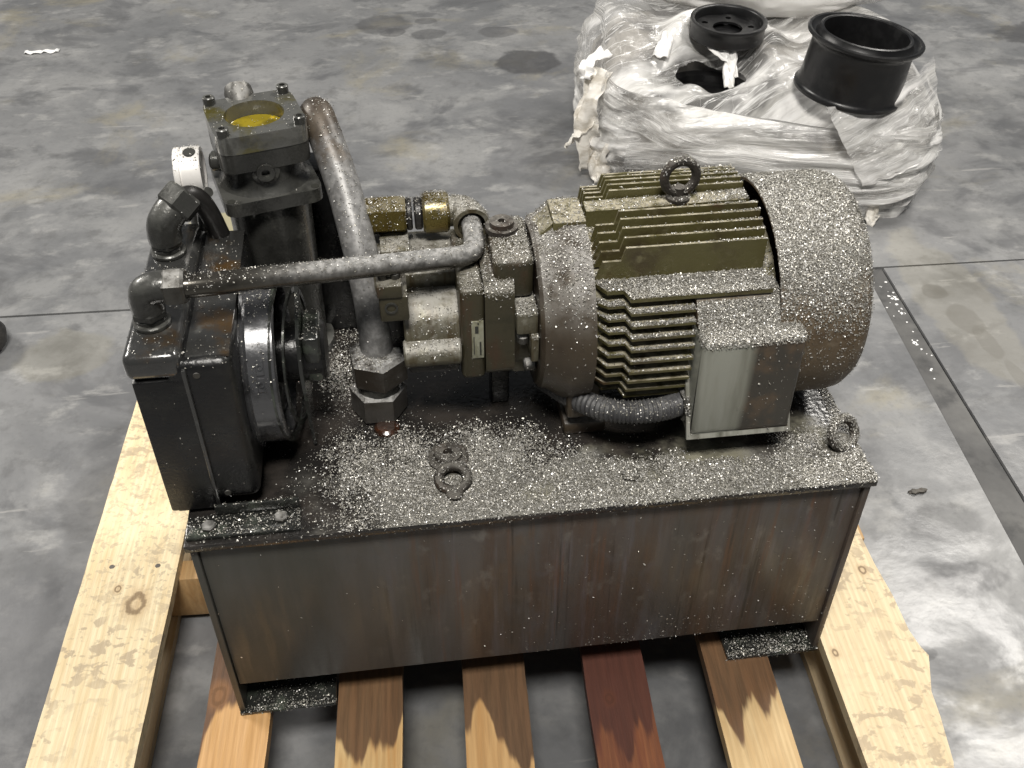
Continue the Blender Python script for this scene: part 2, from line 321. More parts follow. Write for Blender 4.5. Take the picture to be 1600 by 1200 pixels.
# ------------------------------------------------------------------ floor
def floor_mat():
    m, nt, b = new_mat('worn concrete')
    g = nn(nt, 'ShaderNodeNewGeometry'); sp = nn(nt, 'ShaderNodeSeparateXYZ'); nt.links.new(g.outputs['Position'], sp.inputs[0])
    def nf(scale, lo, hi, st=(1, 1, 1), off=(0, 0, 0), detail=7, dist=0.):
        n = nn(nt, 'ShaderNodeTexNoise'); n.inputs['Scale'].default_value = scale; n.inputs['Detail'].default_value = detail
        n.inputs['Roughness'].default_value = .62; n.inputs['Distortion'].default_value = dist
        mp = nn(nt, 'ShaderNodeMapping'); mp.inputs['Scale'].default_value = st; mp.inputs['Location'].default_value = off
        nt.links.new(g.outputs['Position'], mp.inputs[0]); nt.links.new(mp.outputs[0], n.inputs['Vector'])
        r = nn(nt, 'ShaderNodeMapRange', interpolation_type='SMOOTHSTEP'); r.inputs['From Min'].default_value = lo; r.inputs['From Max'].default_value = hi
        nt.links.new(n.outputs['Fac'], r.inputs['Value']); return r.outputs[0]
    col = mixc(nt, nf(1.3, .36, .66, dist=.3), (.142, .145, .150), (.226, .227, .228))
    col = mixc(nt, mul(nt, nf(3.4, .46, .62, (1, 1.15, 1), (3, 1, 0), dist=.35), .7), col, (.275, .275, .272))
    col = mixc(nt, mul(nt, nf(4.2, .50, .64, (1, 1.2, 1), (13, 4, 0), dist=.5), .7), col, (.098, .10, .105))
    col = mixc(nt, mul(nt, nf(2.4, .54, .70, (1, 1.2, 1), (7, 2, 0), dist=.4), .55), col, (.29, .262, .185))
    col = mixc(nt, mul(nt, nf(11, .54, .70, (.8, 1.2, 1), (1, 8, 0)), .45), col, (.40, .395, .38))
    col = mixc(nt, mul(nt, nf(16, .52, .68, (1, 1, 1), (21, 8, 0)), .4), col, (.10, .10, .10))
    col = mixc(nt, mul(nt, nf(70, .50, .72, (1, 1, 1), (5, 5, 0)), .3), col, (.11, .11, .11))
    col = mixc(nt, mul(nt, nf(9, .64, .70, (.35, 2.4, 1), (9, 3, 0), dist=.2), .4), col, (.42, .41, .39))
    # separate oil spots, stains and painted pallet shade, each with its own place
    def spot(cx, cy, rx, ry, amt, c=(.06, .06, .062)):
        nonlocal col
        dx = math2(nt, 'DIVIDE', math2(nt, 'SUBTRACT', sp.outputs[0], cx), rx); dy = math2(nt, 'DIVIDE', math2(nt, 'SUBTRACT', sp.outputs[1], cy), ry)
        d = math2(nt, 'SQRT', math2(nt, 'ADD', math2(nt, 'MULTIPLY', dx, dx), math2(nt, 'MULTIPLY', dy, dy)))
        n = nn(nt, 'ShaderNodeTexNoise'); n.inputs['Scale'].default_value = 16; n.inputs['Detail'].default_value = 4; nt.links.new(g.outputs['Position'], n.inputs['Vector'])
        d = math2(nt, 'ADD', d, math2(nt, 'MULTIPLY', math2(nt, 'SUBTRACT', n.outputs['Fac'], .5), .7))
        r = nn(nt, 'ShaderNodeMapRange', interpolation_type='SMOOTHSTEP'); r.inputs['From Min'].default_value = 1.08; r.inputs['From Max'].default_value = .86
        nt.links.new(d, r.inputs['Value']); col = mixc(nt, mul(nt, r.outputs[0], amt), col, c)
    for s in ((.727, 2.356, .105, .10, .8), (.27, 2.74, .10, .085, .55), (.42, 2.63, .06, .045, .5), (.66, 2.62, .07, .05, .5), (.30, 2.66, .045, .04, .5), (2.55, 2.36, .2, .12, .7),
              (.42, 2.75, .04, .03, .45), (2.45, 1.62, .1, .1, .35),
              (1.47, .97, .03, .03, .45), (1.49, .86, .035, .06, .45), (1.50, .78, .022, .06, .4), (1.51, .66, .016, .06, .35), (1.52, .52, .02, .05, .4),
              (1.18, .30, .07, .05, .4), (1.14, .18, .09, .04, .45), (1.02, .05, .025, .015, .6), (-.42, .32, .09, .14, .35), (-.30, .55, .08, .1, .3), (-.5, .42, .05, .05, .3)):
        spot(*s)
    for s in ((-.16, 1.47, .10, .06, .7, (.42, .38, .22)), (1.5, .93, .09, .3, .18, (.40, .36, .25)), (-.46, .98, .1, .09, .18, (.30, .27, .17)), (.36, -.02, .62, .22, .5, (.055, .057, .06)), (-.33, .2, .16, .2, .4, (.09, .092, .1))): spot(*s)  # wide dark one under the pallet: board shade painted in, with leaked oil
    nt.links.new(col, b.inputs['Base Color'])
    nt.links.new(mixf(nt, nf(5, .40, .60, (1, 1.2, 1), (2, 6, 0), dist=.5), .29, .58), b.inputs['Roughness'])
    n = nn(nt, 'ShaderNodeTexNoise'); n.inputs['Scale'].default_value = 45; n.inputs['Detail'].default_value = 8; nt.links.new(g.outputs['Position'], n.inputs['Vector'])
    bp = nn(nt, 'ShaderNodeBump'); bp.inputs['Strength'].default_value = .12; bp.inputs['Distance'].default_value = .004
    nt.links.new(n.outputs['Fac'], bp.inputs['Height']); nt.links.new(bp.outputs[0], b.inputs['Normal'])
    return m
MT['floor'] = floor_mat()
MT['joint'] = mat('dark joint filler', (.04, .039, .036), .8)
MT['strip'] = mat('dark patch concrete', (.085, .084, .082), .6, 0, [((.13, .128, .122), 6, .42, .66), ((.05, .05, .05), 14, .5, .7)], (8, .4, .6, .7), (60, .15))
bm = NB(); box(bm, -14, 16, -12, 20, -.10, -.012)
floor = tag(finish(bm, 'floor', 'joint', smooth=0), kind='structure')
def seamY(x): return 1.122-.0305*x
def slab(poly):
    bm = NB(); prism(bm, poly, -.0115, 0, lambda a, b, d: (a, b, d)); bevel_all(bm, .0015, 1)
    return finish(bm, 'slab', 'floor', floor, 0)
gj = .003
XS = lambda y: 1.345+.062*(y-.345)        # right edge of the dark strip
XL = lambda y: 1.279+.088*(y-.345)        # left edge
ys = seamY(1.39)
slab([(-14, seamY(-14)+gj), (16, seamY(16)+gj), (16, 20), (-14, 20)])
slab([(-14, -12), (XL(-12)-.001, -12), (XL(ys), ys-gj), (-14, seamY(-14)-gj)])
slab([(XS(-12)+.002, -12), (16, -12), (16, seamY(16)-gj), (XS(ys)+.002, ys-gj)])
bm = NB(); prism(bm, [(XL(-3), -3), (XS(-3)-.003, -3), (XS(ys)-.003, ys-gj), (XL(ys)+.001, ys-gj)], -.0115, -.0025, lambda a, b, d: (a, b, d))
finish(bm, 'patch_strip', 'strip', floor, 0)
# white flecks on the strip, too small to count
bm = NB()
for i in range(46):
    c = random.choice(((.965, 0), (.965, 0), (.965, 0), (.90, .004), (.72, .004), (.80, .0)))
    y = random.gauss(c[0], .022); x = XL(y)+.034+random.gauss(c[1], .014); s = random.uniform(.001, .0055); a = random.uniform(0, PI)
    if not XL(y)+.004 < x < XS(y)-.008: continue
    pts = [(x+s*random.uniform(.5, 1.2)*math.cos(a+k*1.257), y+s*random.uniform(.5, 1.2)*math.sin(a+k*1.257)) for k in range(5)]
    prism(bm, pts, -.0025, -.0015, lambda a, b, d: (a, b, d))
MT['fleck'] = mat('white paint', (.85, .85, .84), .6)
tag(finish(bm, 'paint_flecks', 'fleck', smooth=0), 'white paint flecks scattered on the dark floor strip', 'paint flecks', kind='stuff')

# ------------------------------------------------------------------ pallet
PYAW = -.051
pal = empty('wooden_pallet', (-.2672*math.cos(.051), .2672*math.sin(.051), 0), PYAW)
tag(pal, 'pale wooden pallet with oil-soaked slats under the hydraulic unit', 'pallet')
def wood(name, base, dark, stain=None, stain_to=-.02, soak=0., blot=0., seed=0, knots=()):
    """object coords are the board's own: y runs along the board"""
    m, nt, b = new_mat(name)
    off = (seed*3.7, seed*1.3, seed*2.1)
    col = mixc(nt, noise_fac(nt, 9, .35, .68, (9, .55, 3), off=off, dist=.6), base, dark)
    wv = nn(nt, 'ShaderNodeTexWave', wave_type='BANDS', bands_direction='X'); wv.inputs['Scale'].default_value = 13; wv.inputs['Distortion'].default_value = 7
    wv.inputs['Detail'].default_value = 3; wv.inputs['Detail Scale'].default_value = 1.3; nt.links.new(coords(nt, (2.6, .22, 1), off), wv.inputs['Vector'])
    col = mixc(nt, mul(nt, wv.outputs['Fac'], .30), col, tuple(c*k_ for c, k_ in zip(base, (.62, .55, .46))))
    col = mixc(nt, mul(nt, noise_fac(nt, 60, .45, .7, (6, .25, 2), off=off), .35), col, tuple(c*.6 for c in base))
    col = mixc(nt, mul(nt, noise_fac(nt, 4, .5, .75, (1.5, 1, 1), off=off), .5), col, tuple(min(1, c*1.2) for c in base))
    if blot:
        v = noise_fac(nt, 46, .52, .60, (.9, 1.1, 1), off=off, detail=3, dist=.4)
        v2 = noise_fac(nt, 5, .36, .56, off=(off[1], off[0], 1))
        v3 = noise_fac(nt, 95, .54, .62, (1, 1, 1), off=(off[2], off[0], 3), detail=2, dist=.3); v4 = noise_fac(nt, 3.5, .40, .6, off=(off[2], off[1], 5))
        col = mixc(nt, mul(nt, mul(nt, v3, v4), blot*.7), col, tuple(c*k_ for c, k_ in zip(base, (.45, .44, .47))))
        col = mixc(nt, mul(nt, mul(nt, v, v2), blot), col, tuple(c*k_ for c, k_ in zip(base, (.50, .47, .48))))
    if stain:
        tc = nn(nt, 'ShaderNodeTexCoord'); sp = nn(nt, 'ShaderNodeSeparateXYZ'); nt.links.new(tc.outputs['Object'], sp.inputs[0])
        n = nn(nt, 'ShaderNodeTexNoise'); n.inputs['Scale'].default_value = 26; n.inputs['Detail'].default_value = 4; n.inputs['Roughness'].default_value = .45
        nt.links.new(coords(nt, (1, .12, 1), off), n.inputs['Vector'])
        y = math2(nt, 'ADD', sp.outputs[1], math2(nt, 'MULTIPLY', math2(nt, 'SUBTRACT', n.outputs['Fac'], .5), .30))
        r = nn(nt, 'ShaderNodeMapRange', interpolation_type='SMOOTHSTEP'); r.inputs['From Min'].default_value = stain_to; r.inputs['From Max'].default_value = stain_to+.018
        nt.links.new(y, r.inputs['Value'])
        dk = mixc(nt, noise_fac(nt, 30, .35, .7, (5, .3, 1), off=off), stain, tuple(c*.5 for c in stain))
        col = mixc(nt, mul(nt, r.outputs[0], .93), col, dk)
    if knots:
        tc = nn(nt, 'ShaderNodeTexCoord'); sp = nn(nt, 'ShaderNodeSeparateXYZ'); nt.links.new(tc.outputs['Object'], sp.inputs[0])
        for kx, ky, kr in knots:
            dx = math2(nt, 'DIVIDE', math2(nt, 'SUBTRACT', sp.outputs[0], kx), kr); dy = math2(nt, 'DIVIDE', math2(nt, 'SUBTRACT', sp.outputs[1], ky), kr*1.5)
            d = math2(nt, 'SQRT', math2(nt, 'ADD', math2(nt, 'MULTIPLY', dx, dx), math2(nt, 'MULTIPLY', dy, dy)))
            d = math2(nt, 'ADD', d, math2(nt, 'MULTIPLY', math2(nt, 'SUBTRACT', noise_fac(nt, 70, .3, .7, off=off), .5), .35))
            r = nn(nt, 'ShaderNodeMapRange', interpolation_type='SMOOTHSTEP'); r.inputs['From Min'].default_value = 2.6; r.inputs['From Max'].default_value = .9; nt.links.new(d, r.inputs['Value'])
            col = mixc(nt, mul(nt, r.outputs[0], .45), col, tuple(c*k_ for c, k_ in zip(base, (.55, .42, .32))))
            ring = nn(nt, 'ShaderNodeMapRange', interpolation_type='SMOOTHSTEP'); ring.inputs['From Min'].default_value = .45; ring.inputs['From Max'].default_value = .12
            nt.links.new(math2(nt, 'ABSOLUTE', math2(nt, 'SUBTRACT', d, .9)), ring.inputs['Value'])
            col = mixc(nt, mul(nt, ring.outputs[0], .8), col, tuple(c*k_ for c, k_ in zip(base, (.22, .17, .13))))
    if soak: col = mixc(nt, mul(nt, noise_fac(nt, 12, .25, .6, (6, .35, 1), off=off), soak), col, stain)
    nt.links.new(col, b.inputs['Base Color']); b.inputs['Roughness'].default_value = .55
    n = nn(nt, 'ShaderNodeTexNoise'); n.inputs['Scale'].default_value = 90; n.inputs['Detail'].default_value = 5; nt.links.new(coords(nt, (5, .35, 2), off), n.inputs['Vector'])
    bp = nn(nt, 'ShaderNodeBump'); bp.inputs['Strength'].default_value = .35; bp.inputs['Distance'].default_value = .0015
    nt.links.new(n.outputs['Fac'], bp.inputs['Height']); nt.links.new(bp.outputs[0], b.inputs['Normal'])
    return m
K1X, K1Y = -.030, -.240
PALE = (.56, .40, .20); PALD = (.45, .29, .125)
edges = [(0, .140), (.220, .307), (.396, .484), (.566, .654), (.735, .821), (.906, .998), (1.081, 1.212)]
PY0, PY1 = -.238, .778; PYC = (PY0+PY1)/2
wm = [wood('lead board wood', (.80, .68, .45), (.70, .55, .32), blot=.8, seed=1, knots=((.02, -.075, .012), (-.012, -.045, .004))),
      wood('slat wood 1', (.60, .36, .16), (.50, .28, .10), (.10, .05, .03), -.292, seed=2, knots=((K1X, K1Y, .0085),)),
      wood('slat wood 2', (.60, .42, .20), (.46, .25, .085), (.125, .062, .028), -.338, seed=3),
      wood('slat wood 3', (.54, .34, .15), (.43, .24, .09), (.10, .052, .026), -.345, seed=4),
      wood('slat wood 4', (.25, .095, .035), (.15, .045, .02), (.075, .024, .015), -.35, .55, seed=5, knots=((-.014, -.285, .005),)),
      wood('slat wood 5', (.60, .44, .23), (.50, .33, .15), (.12, .055, .024), -.335, seed=6),
      wood('lead board wood pale', (.76, .63, .41), (.68, .54, .33), blot=.7, seed=7, knots=((.037, -.096, .005), (-.052, -.238, .004)))]
def board(name, x0, x1, z0, z1, m, outline=None):
    bm = NB(); cx = (x0+x1)/2; hw = (x1-x0)/2; hl = (PY1-PY0)/2
    if outline: poly = outline
    else:
        poly = [(-hw, -hl), (hw, -hl)]
        poly += [(hw+random.uniform(-.0009, .0003), -hl+2*hl*(k+random.uniform(-.3, .3))/26) for k in range(1, 26)] + [(hw, hl), (-hw, hl)]
        poly += [(-hw+random.uniform(-.0003, .0009), hl-2*hl*(k+random.uniform(-.3, .3))/26) for k in range(1, 26)]
    prism(bm, poly, z0, z1, lambda a, b, d: (a, b, d)); bevel_all(bm, .0018, 2, 50)
    return finish(bm, name, m, pal, 40, (cx, PYC, 0))
ZB0, ZS0, ZD0, ZD1 = .0, .016, .106, .125
for i, (a, b_) in enumerate(edges):
    ol = None
    if i == 6:
        cx = (a+b_)/2; R_ = [(1.186, PY0), (1.191, -.15), (1.194, -.141), (1.203, -.077), (1.206, -.039), (1.216, -.009), (1.225, .018), (1.219, .032), (1.213, .061), (1.212, .124), (1.206, .185), (1.204, .237), (1.206, .4), (1.211, PY1)]
        ol = [(a-cx, PY0-PYC)]+[(x-cx, y-PYC) for x, y in R_]+[(a-cx, PY1-PYC)]
    board('deck_board', a, b_, ZD0, ZD1-random.uniform(0, .0006), wm[i], ol)
wst = wood('stringer wood', (.48, .31, .145), (.38, .22, .09), seed=9)
for yc in (PY0+.019, .270, PY1-.019):
    bm = NB(); hl = 1.219/2
    box(bm, -hl, hl, -.019, .019, ZS0, ZD0-.0004, .002)
    finish(bm, 'stringer', wst, pal, 40, (hl, yc, 0))
wbt = wood('bottom board wood', (.50, .40, .26), (.42, .31, .18), seed=11)
for a, b_ in ((-.002, .120), (1.092, 1.215)):
    board('bottom_board', a, b_, ZB0+.0005, ZS0-.0004, wbt)
bmn = None
MT['nail'] = mat('nail head', (.22, .2, .18), .4, .7)
nail_me = None
for i, (a, b_) in enumerate(edges):
    for yc in (PY0+.019, .270, PY1-.019):
        for fx in (.28, .74):
            if nail_me is None:
                bm = NB(); cyl(bm, (0, 0, 0), (0, 0, 1), .0042, .0016, 12, .0006); o = finish(bm, 'nail', 'nail', pal); nail_me = o.data
            else:
                o = bpy.data.objects.new('nail', nail_me); C.objects.link(o); o.parent = pal
            o.location = (a+(b_-a)*fx+random.uniform(-.006, .006), yc+random.uniform(-.008, .008), ZD1-.0012)

# ------------------------------------------------------------------ hydraulic power unit: one bolted thing
U = empty('hydraulic_power_unit', (0, 0, Z0))
tag(U, 'greasy hydraulic power unit with finned motor, black cooler and streaked steel tank on a pallet', 'hydraulic unit')
W, H, D = .8036, .3484, .43
# --- tank
tank = part('reservoir_tank', 'tank', U, lambda b: box(b, .0085, W-.0085, .003, D-.003, .062, H-.0104, .002))
tank['label'] = 'rust-streaked dark steel reservoir tank'
for x0, x1 in ((0, .008), (W-.008, W)):
    part('end_plate', 'tank', tank, lambda b: box(b, x0, x1, -.001, D, .0065, H-.0102, .001))
part('foot', 'bracket', tank, lambda b: box(b, .0002, .128, -.004, D, .0006, .0062, .001))
part('foot', 'bracket', tank, lambda b: box(b, W-.132, W-.0002, -.004, D, .0006, .0062, .001))
part('lid', 'lid', tank, lambda b: box(b, -.0035, W+.0035, -.006, D+.004, H-.010, H, .0012))
part('bracket', 'bracket', tank, lambda b: box(b, -.001, .126, .0015, .033, H+.0002, H+.006, .001), lambda b: box(b, .03, .125, .0335, .0375, H+.0002, H+.020, .001))
for x, y in ((.024, .015), (.104, .019)):
    part('bolt', 'steel', tank, lambda b: hexp(b, (x, y, H+.0058), (0, 0, 1), .0085, .006, .3, .0015))
part('fill_plug', 'rustdark', tank, lambda b: lathe(b, [(0, 0), (0, .025), (.004, .025), (.0065, .0215), (.0065, .018), (.011, .0165), (.0115, .006), (.004, .005), (.004, 0)], (.3008, .0965, H), (0, 0, 1), 28))
def eye(b, c, R, r, n_axis, squash=1.):
    a, u, v = basis(n_axis); o = Vector(c); ring = [o+u*(R*math.cos(t*2*PI/40))+v*(R*squash*math.sin(t*2*PI/40)) for t in range(41)]
    tube(b, ring, r, 12, cap=False)
part('lifting_eye', 'rustdark', tank, lambda b: eye(b, (.3035, .056, H+.0072), .0170, .0060, (0, -.22, 1)), lambda b: cyl(b, (.3035, .034, H+.0005), (0, 0, 1), .010, .007, 20, .002))
part('lifting_eye', 'rustdark', tank, lambda b: eye(b, (.786, .062, H+.016), .0185, .0058, (.35, -.75, .55)), lambda b: cyl(b, (.784, .060, H), (0, 0, 1), .012, .006, 20, .002))
part('bolt', 'rustdark', tank, lambda b: hexp(b, (.5146, .038, H), (0, 0, 1), .0105, .007, .2, .002))
part('oil_plug', 'red', tank, lambda b: lathe(b, [(0, 0), (0, .0165), (.003, .0155), (.0055, .012), (.006, 0)], (.2285, .160, H), (0, 0, 1), 24))
# --- motor
Ym, Zm = .207, .493
RT, RS = .132, .1175
motor = part('electric_motor', 'olive', U, lambda b: lathe(b, [(0, 0), (0, .096), (.003, .099), (.215, .099), (.215, 0)], (.474, Ym, Zm), (1, 0, 0), 64))
motor['label'] = 'olive green finned electric motor'
fx0, fx1, fx2, fx3, fxe = .478, .486, .5068, .5112, .673
def top_fin(dy, zt, zs, zb, th=.0032):
    poly = [(fx0, zb), (fx1, zs), (fx2, zs), (fx3, zt), (fxe, zt), (fxe, zb)]
    bm = NB(); prism(bm, poly, Ym+dy-th/2, Ym+dy+th/2, lambda a, c, d: (a, d, c)); bevel_all(bm, .0009, 2)
    finish(bm, 'fin', 'olive', motor, 40)
for dy, zt in ((-.0225, .6275), (-.034, .6238), (-.0455, .619), (-.057, .614), (-.0685, .608)): top_fin(dy, zt, zt-.0165, Zm+(.0745 if dy < -.06 else .085))
for dy, zt in ((.031, .6232), (.042, .6245), (.053, .6243), (.064, .6228), (.075, .620)): top_fin(dy, zt, zt-.0155, Zm+.06)
bm = NB(); prism(bm, [(fx0-.004, Zm+.085), (fx0+.002, .6135), (fxe, .6165), (fxe, Zm+.085)], Ym+.003, Ym+.0262, lambda a, c, d: (a, d, c)); bevel_all(bm, .0015)
finish(bm, 'eyebolt_pad', 'olive', motor, 40)
def side_fin(dz, sgn, th=.0034):
    yt = Ym+sgn*math.sqrt(RT**2-dz**2); y_s = Ym+sgn*math.sqrt(RS**2-dz**2); yb = Ym+sgn*(.062 if abs(dz) > .06 else .085)
    xe = .584 if sgn < 0 and dz < .07 else fxe
    poly = [(fx0, yb), (fx0, yb+(y_s-yb)*.45), (fx1+.002, y_s), (fx2, y_s), (fx3, yt), (xe, yt), (xe, yb)]
    bm = NB(); prism(bm, poly, Zm+dz-th/2, Zm+dz+th/2, lambda a, c, d: (a, c, d)); bevel_all(bm, .0009, 2)
    finish(bm, 'fin', 'olive', motor, 40)
for k, dz in enumerate((.0722, .0585, .0451, .0311, .0168, .0008, -.0152, -.031, -.047, -.062)):
    side_fin(dz, -1, .005 if k == 0 else .0034); 
for dz in (.0722, .045, .0168, -.012, -.04): side_fin(dz, 1)
cover = part('fan_cover', 'cover', motor, lambda b: lathe(b, [(.03, .1315), (0, .1315), (0, .1345), (.002, .1355), (.090, .1355), (.101, .1335), (.110, .127), (.115, .116), (.116, .09), (.116, 0)], (.6815, Ym, Zm), (1, 0, 0), 96))
bell = part('end_bell', 'bell', motor,
    lambda b: lathe(b, [(0, 0), (0, .098), (.004, .104), (.012, .106), (.030, .119), (.036, .1215), (.060, .1215), (.0605, 0)], (.4145, Ym, Zm), (1, 0, 0), 72))
part('lug', 'olive', motor, lambda b: box(b, .438, .4755, Ym-.022, Ym+.032, Zm+.07, Zm+.1235, .002),
     lambda b: prism(b, [(.4375, Zm+.07), (.4375, Zm+.119), (.418, Zm+.10), (.418, Zm+.07)], Ym-.015, Ym+.026, lambda a, c, d: (a, d, c)))
for x0, x1 in ((.447, .500), (.640, .690)):
    part('motor_foot', 'bell', motor, lambda b: box(b, x0, x1, .118, .296, H+.0005, H+.020, .004), lambda b: box(b, x0+.006, x1-.006, .136, .278, H+.018, Zm-.07, .004))
part('foot_bolt', 'rustdark', motor, lambda b: hexp(b, (.462, .134, H+.020), (0, 0, 1), .011, .010, .3, .002))
part('lug', 'bell', motor, lambda b: box(b, .448, .476, Ym-.098, Ym-.055, Zm-.108, Zm-.070, .004))
part('eyebolt', 'rustdark', motor, lambda b: eye(b, (.5905, Ym+.015, .6440), .0192, .0056, (.08, -1, .05), 1.02), lambda b: lathe(b, [(0, 0), (0, .014), (.004, .014), (.007, .008), (.016, .007), (.016, 0)], (.5905, Ym+.015, .6155), (0, 0, 1), 20))
# terminal box, split on a slant
bx0, bx1, bt, bb, byf, byb = .5865, .706, .532, .393, .050, .122
fy = lambda a, c, d: (d, a, c)
cv = NB(); prism(cv, [(byb-.002, bt), (byf+.002, bt), (byf, bb+.004), (byf+.003, bb+.002), (byb-.002, bt-.004)], bx0, bx1, fy)
ce = [e for e in cv.edges if all(v.co.y < byf+.0025 for v in e.verts) and all(v.co.z > bb+.003 for v in e.verts)] + [e for e in cv.edges if all(v.co.z > bt-.001 for v in e.verts) and abs(e.verts[0].co.x-e.verts[1].co.x) < .001 and e not in ()]
bmesh.ops.bevel(cv, geom=list(set(ce)), offset=.008, segments=4, profile=.5, affect='EDGES')
finish(cv, 'terminal_box_cover', 'boxcover', motor, 40)
dv = Vector((byf+.001-byb, bb-bt)); dv.normalize(); nv = Vector((-dv.y, dv.x))
if nv.x < 0: nv = -nv
def dgp(s, t): return (byb+dv.x*s+nv.x*t, bt+dv.y*s+nv.y*t)
L_ = math.hypot(byb-byf, bt-bb)
rm = NB(); prism(rm, [dgp(.002, .0012), dgp(L_+.003, .0012), dgp(L_+.003, .0062), dgp(.002, .0062)], bx0-.0045, bx1+.003, fy); bevel_all(rm, .0018, 2, 50)
finish(rm, 'terminal_box_rim', 'box', motor, 40)
bs = NB(); prism(bs, [dgp(.002, .0066), dgp(L_, .0066), (.115, bb-.004), (.150, bb+.03), (.150, bt-.004)], bx0-.001, bx1-.004, fy); bevel_all(bs, .006, 3, 40)
finish(bs, 'terminal_box_base', 'box', motor, 40)
part('box_pad', 'cover', motor, lambda b: prism(b, [(.128, .5625), (.101, .5625), (.078, .5325), (.128, .5325)], .5865, .683, lambda a, c, d: (d, a, c)))
cpath = smooth_path([(.592, .092, .416), (.56, .078, .418), (.52, .074, .420), (.486, .088, .417), (.455, .13, .405), (.43, .19, .385)], 40)
part('conduit', 'conduit', motor, lambda b: tube(b, cpath, .0155, 20, rfun=lambda i: .0136+.0011*math.sin(i*PI/2.5)), smooth=60)
part('conduit_nut', 'steel', motor, lambda b: hexp(b, (.579, .084, .417), (1, .1, 0), .022, .010))
# --- pump
pump = part('hydraulic_pump', 'pump', U,
    lambda b: box(b, .325, .3535, .140, .274, .434, .565, .007, 3), lambda b: prism(b, rounded_rect(.0665, .0648, .016, 6, 0, Ym, .4995), .3538, .388, lambda a, c, d: (d, a, c)))
pump['label'] = 'rust-brown pump block'
part('nameplate', 'brass', pump, lambda b: box(b, .3375, .3515, .1386, .1404, .468, .522, .0004))
part('nameplate_print', 'ink', pump, lambda b: box(b, .3465, .3485, .1381, .1388, .4725, .492), lambda b: box(b, .3415, .3455, .1381, .1388, .505, .515), lambda b: box(b, .3395, .3405, .1381, .1388, .474, .500), lambda b: box(b, .3445, .346, .1381, .1388, .517, .520))
part('pump_body', 'alum', pump, lambda b: lathe(b, [(0, 0), (0, .039), (.002, .0415), (.0643, .0415), (.0643, 0)], (.2605, Ym-.014, .4885), (1, 0, 0), 48))
part('drain_tube', 'alum', pump, lambda b: cyl(b, (.258, .150, .474), (1, 0, 0), .0165, .0672, 28, .002))
part('valve_block', 'pump', pump, lambda b: box(b, .2355, .268, .143, .190, .527, .561, .0025), lambda b: box(b, .234, .262, .1405, .192, .561, .5775, .002))
for x in (.2415, .2555):
    part('bolt', 'steel', pump, lambda b: lathe(b, [(0, 0), (0, .0055), (.006, .0055), (.006, .003), (.003, .003), (.003, 0)], (x, .158, .5775), (0, 0, 1), 16))
part('plug', 'ink', pump, lambda b: lathe(b, [(0, .0075), (.002, .0075), (.002, .0055), (-.004, .005), (-.004, 0)], (.2485, .1432, .547), (0, -1, 0), 18))
part('manifold', 'alum', pump, lambda b: box(b, .230, .346, .205, .300, .502, .548, .003), lambda b: box(b, .240, .275, .235, .30, .548, .562, .002))
part('flat_screw', 'steel', pump, lambda b: cyl(b, (.288, .235, .548), (0, 0, 1), .013, .0035, 24, .001), lambda b: box(b, .288, .312, .230, .240, .548, .5505, .001))
part('base_casting', 'black', pump, lambda b: box(b, .262, .325, .165, .262, .428, .462, .006), lambda b: box(b, .225, .2615, .20, .27, .43, .501, .006))
part('pump_foot', 'black', pump, lambda b: box(b, .365, .388, .190, .225, H+.0005, .46, .003))
part('pressure_cartridge', 'gold', pump, lambda b: hexp(b, (.222, .285, .581), (1, 0, 0), .0235, .052, .35), lambda b: cyl(b, (.294, .285, .581), (1, 0, 0), .0245, .032, 32, .003), lambda b: lathe(b, [(0, 0), (0, .012), (.02, .013), (.02, 0)], (.203, .285, .581), (1, 0, 0), 20))
part('seal_ring', 'rubber', pump, lambda b: cyl(b, (.274, .285, .581), (1, 0, 0), .0195, .0075, 28, .002), lambda b: cyl(b, (.284, .285, .581), (1, 0, 0), .0195, .0095, 28, .002))
part('elbow', 'alum', pump, lambda b: tube(b, smooth_path([(.326, .285, .581), (.338, .283, .582), (.347, .272, .583), (.3505, .256, .583)], 8), .0185, 22), lambda b: lathe(b, [(0, .0165), (0, .0215), (.012, .0215), (.012, .0165)], (.350, .259, .583), (.02, -1, 0), 28))
part('port_boss', 'pump', pump, lambda b: box(b, .3665, .4125, .158, .256, .535, .5885, .008, 3))
part('plug', 'rustdark', pump, lambda b: lathe(b, [(0, 0), (0, .0195), (.006, .0195), (.006, .0145), (.012, .014), (.012, .0045), (.007, .004), (.007, 0)], (.3835, .2255, .588), (0, 0, 1), 28))
part('bell_housing', 'alum', pump, lambda b: box(b, .3885, .4138, .128, .286, .505, .5345, .003), lambda b: box(b, .4045, .4138, .120, .294, .47, .5055, .002), lambda b: box(b, .389, .412, .175, .24, .41, .47, .004), lambda b: cyl(b, (.388, Ym, .46), (1, 0, 0), .046, .026, 40, .002))
part('bolt', 'steel', pump, lambda b: cyl(b, (.397, .138, .487), (0, 0, 1), .007, .012, 16, .002))
part('bolt', 'steel', pump, lambda b: cyl(b, (.399, .142, .45), (1, 0, 0), .008, .0145, 16, .002))
